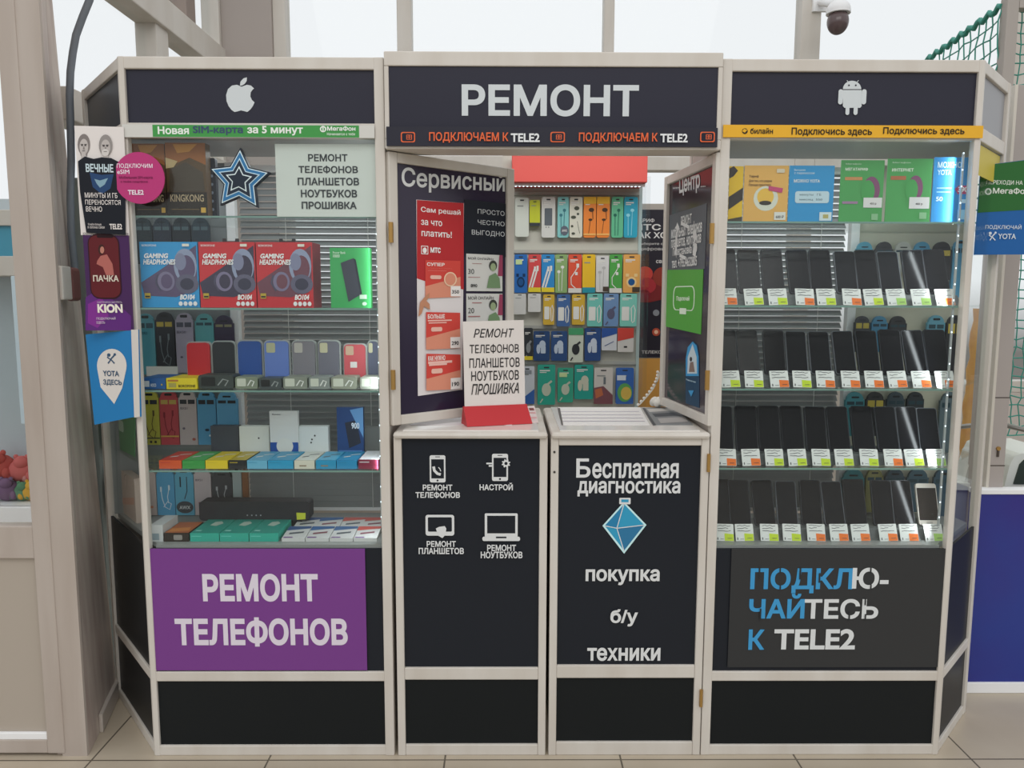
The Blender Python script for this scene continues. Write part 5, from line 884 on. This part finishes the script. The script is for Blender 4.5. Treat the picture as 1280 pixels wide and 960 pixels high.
# play barrier
e = [aty(1196, 533, 1.35), aty(1236, 530, 1.35)]; zz = aty(1240, 531, .8).z
b = MB(); b.tube([aty(1196, 534, 1.0), aty(1240, 529, .9), aty(1250, 530, .85), aty(1296, 541, .62)], .011, STEEL, 10); b.obj('handrail', 'steel handrail crossing behind the grey door post', 'rail', aty(1240, 530, .9))
rr = random.Random(3); c = aty(1219, 480, 1.30); zt, zb = aty(1218, 386, 1.30).z, .0
b = MB(); pts = []; rad = []
for i in range(26):
    f = i/25; pts.append((c.x + .05*(f-.6), 1.30, zb + (zt-zb)*f)); rad.append((0.048 + .005*math.sin(i*2.3) + rr.uniform(-.002, .003)) * (1.2 if f < .3 else 1))
b.tube(pts, rad, noisy('yellow_padding', '#dca23a', '#c9862c', 14, .55), 14); b.obj('padded_pole', 'yellow wrapped padded pole behind the right case', 'pole', pts[0])
BLP = Plane(aty(1212, 700, .42).x, .42, 0)
t = thing('barrier_panel', 'low glossy blue barrier panel with white rails right of the kiosk', 'barrier', (BLP.o.x+.3, .45, 0))
zt = BLP.uv(1250, 614)[1]; zb = .045
MB(BLP).box(0, .95, 0, .03, zb, zt-.012, noisy('blue_laminate', '#2b3a86', '#34307c', 2.2, .25)).part('panel', t)
MB(BLP).box(0, .95, -.006, .04, zt-.012, zt+.008, WHITE).part('top_rail', t, .003); MB(BLP).box(0, .95, -.008, .04, 0, zb, WHITE).part('bottom_rail', t, .003)
# white ride-on car behind the barrier
c = aty(1268, 600, .8)
t = thing('ride_on_car', 'white ride-on toy car with a dark window behind the blue barrier', 'toy car', (c.x, .9, 0))
CP = Plane(0, .8, 0); V = lambda x, y: CP.uv(x, y)
b = MB(CP); b.prism([V(1240, 640), V(1252, 622), V(1262, 582), V(1268, 570), V(1276, 567), V(1330, 566), V(1350, 640)], 0, .35, M('#d9dcd2', .35)); b.part('body', t, .01)
b = MB(CP); b.prism([V(1266, 605), V(1274, 580), V(1280, 574), V(1322, 574), V(1330, 606)], -.004, .1, M('#3c453c', .15, .5)); b.part('side_window', t, .004)
b = MB(CP); b.prism([V(1240, 640), V(1352, 640), V(1352, 760), V(1240, 760)], .005, .33, M('#c9ccc4', .4)); b.part('lower_body', t, .01)
for x in (1256, 1336):
    u, z = V(x, 752); b = MB(CP); b.prism(circ(u, .09, .09, 20), -.02, .05, M('#2a2a2c')); b.part('wheel', t)
c = aty(1216, 590, .9); CQ = Plane(0, .9, 0); V = lambda x, y: CQ.uv(x, y)
t = thing('play_frame', 'white slanted plastic play frame behind the corner of the right case', 'play frame', (c.x, .95, 0))
b = MB(CQ); b.prism([V(1204, 606), V(1216, 565), V(1222, 562), V(1224, 567), V(1213, 604)], 0, .08, M('#d3d6cf', .4)); b.part('slanted_arm', t, .006)
b = MB(CQ); b.prism([V(1188, 602), V(1228, 604), V(1228, 612), V(1188, 611)], -.02, .12, M('#cfd2cb', .4)); b.part('ledge', t, .004)
b = MB(CQ); b.box(V(1190, 605)[0], V(1227, 605)[0], 0, .1, 0, V(1208, 611)[1], M('#9ba0a6', .4)); b.part('base', t)
# leafy plant behind the barrier
c = aty(1250, 590, 1.45); t = thing('potted_plant', 'small green plant between the door post and the white toy car', 'plant', (c.x, 1.45, 0))
b = MB()
for k in range(34):
    a = rr.uniform(0, 6.28); h = rr.uniform(.0, .16); L = rr.uniform(.04, .09); o = Vector((c.x + rr.uniform(-.05, .05), 1.45 + rr.uniform(-.05, .05), c.z-.1+h)); d = Vector((math.cos(a), math.sin(a), rr.uniform(-.2, .8))).normalized(); w = d.cross(Vector((0, 0, 1))).normalized()*L*.28
    b.add([o, o+d*L*.5+w, o+d*L, o+d*L*.5-w], [(0, 1, 2, 3)], M(rr.choice(('#4f7a3a', '#6a9448', '#3e6430')), .5))
b.part('leaves', t); MB().tube([(c.x, 1.45, .3), (c.x, 1.45, c.z+.02)], .008, M('#5a4a32'), 6).part('stem', t); MB().tube([(c.x, 1.45, 0), (c.x, 1.45, .02), (c.x, 1.45, .3)], [.06, .065, .09], M('#8d6a50'), 14).part('pot', t)
# ---------------------------------------------------------------- left gap: conduit, socket box, kiosk neighbour pole
b = MB(); Yc = .3
pts = [aty(x, y, Yc) for x, y in ((131, -230), (124, -90), (118, -30), (112, 0), (103, 22), (95, 44), (91, 66), (88, 90), (87, 120), (88, 150), (89, 200), (88, 250), (89, 290), (93, 330), (95, 350))]
b.tube(pts, .0125, M('#6d737a', .5), 10); b.obj('cable_conduit', 'grey corrugated cable conduit curving down beside the partition post', 'conduit', pts[-1])
jb = aty(80, 354, .12)
SP = Plane(PX-.035, .13, math.radians(-75)); t = thing('junction_box', 'white wall junction box with a brown stained socket on the partition post', 'electrical box', (PX-.02, .12, jb.z-.055), SP.a)
q0 = Vector((PX, .012)); q1 = Vector((-1.535, .40)); an = math.atan2(q0.y-q1.y, q0.x-q1.x); JP = Plane(q1.x, q1.y, an); t.rotation_euler.z = an; jl = (q0-q1).length; t.location = (*JP.w(jl-.1, -.02, jb.z-.055)[:2], jb.z-.055)
MB(JP).box(jl-.13, jl-.03, -.035, .002, jb.z-.055, jb.z+.055, M('#cfc8bf', .5)).part('housing', t, .004)
MB(JP).box(jl-.24, jl-.135, -.022, .002, jb.z-.06, jb.z+.055, M('#7d4f4a', .5)).part('socket', t, .012); MB(JP).prism(circ(jl-.19, jb.z, .025, 16), -.036, -.02, M('#c9bcb2', .5)).part('plug', t, .004)
b = MB(); b.box(-1.62, -1.562, .425, .47, 0, 2.0, M('#7f8885', .4)); b.obj('aluminium_post', 'grey aluminium post standing between the partition and the left case', 'post', (-1.59, .45, 0), 0, None, .003)
# ---------------------------------------------------------------- neighbouring stall seen through the door
t = thing('market_stall', 'white framed market stall with teal panel seen through the glazed door', 'stall', (-2.35, 1.35, 0))
NP = Plane(0, 1.2, 0); V = lambda x, y: NP.uv(x, y)
x0, x1 = V(-120, 300)[0], V(60, 300)[0]
for y0, y1, m in ((262, 282, PVC), (320, 345, PVC), (634, 660, WHITE)): MB(NP).box(x0, x1, 0, .25, V(10, y1)[1], V(10, y0)[1], m).part('rail', t, .004)
MB(NP).box(x0, x1, .02, .22, V(10, 320)[1], V(10, 282)[1], M('#3f8fa8', .4)).part('teal_panel', t)
MB(NP).box(x0, x1, .0, .24, V(10, 675)[1], V(10, 660)[1], M('#a35a50', .7)).part('red_trim', t); MB(NP).box(x0, x1, .02, .25, 0, V(10, 676)[1], WHITE).part('front_panel', t)
for px in (-60, 19): u = V(px, 430)[0]; MB(NP).box(u, u+.05, .0, .05, V(10, 530)[1], V(10, 345)[1], M('#c3d3db', .3)).part('upright', t, .003)
MB(NP).box(x0, x1, .02, .03, V(10, 634)[1], V(10, 345)[1], WING).part('showcase_glass', t)
MB(NP).box(x0, x1, .26, .30, V(10, 634)[1], V(10, 240)[1], M('#b9c2c6', .6)).part('back_panel', t)
zt = V(10, 634)[1]
toy = [(-62, 600, .10, '#c9776c'), (-30, 585, .11, '#b9574f'), (0, 570, .10, '#c96a66'), (22, 575, .09, '#c98a86'), (-48, 610, .09, '#6f8a5a'), (-12, 615, .085, '#7a5f7a'), (8, 612, .07, '#5f8a6a'), (20, 616, .075, '#d8a53f'), (32, 612, .07, '#a98a5a'), (34, 560, .07, '#d9a0a0')]
nmc = {'#c9776c': 'salmon', '#b9574f': 'brick red', '#c96a66': 'coral', '#c98a86': 'dusty pink', '#6f8a5a': 'olive green', '#7a5f7a': 'plum', '#5f8a6a': 'sea green', '#d8a53f': 'golden yellow', '#a98a5a': 'tan', '#d9a0a0': 'pale pink'}
for i, (px, py, r, c) in enumerate(toy):
    u, z = V(px, py); r *= .66; low = py > 595; z = zt + r*.92 if low else zt + r*2.2
    b = MB(NP); o = NP.w(u, .13 if low else .17, z); b.ball(o, (r*1.1, r*.9, r*.95), M(c, .9, .1), 14, 10)
    b.ball((o[0]+r*.2, o[1]-r*.5, o[2]+r*.75), (r*.55, r*.5, r*.5), M(c, .9, .1), 12, 8)
    for sx in (-1, 1): b.ball((o[0]+r*.2+sx*r*.42, o[1]-r*.45, o[2]+r*1.15), (r*.2, r*.14, r*.2), M(c, .9, .1), 8, 6); b.ball((o[0]+sx*r*.85, o[1]-r*.6, o[2]-r*.3), (r*.3, r*.3, r*.42), M(c, .9, .1), 8, 6)
    b.obj('plush_toy', '%s soft toy in the pile inside the white market stall' % nmc[c], 'toy', (o[0], o[1], o[2]-r), 0, 'soft toys in the stall')
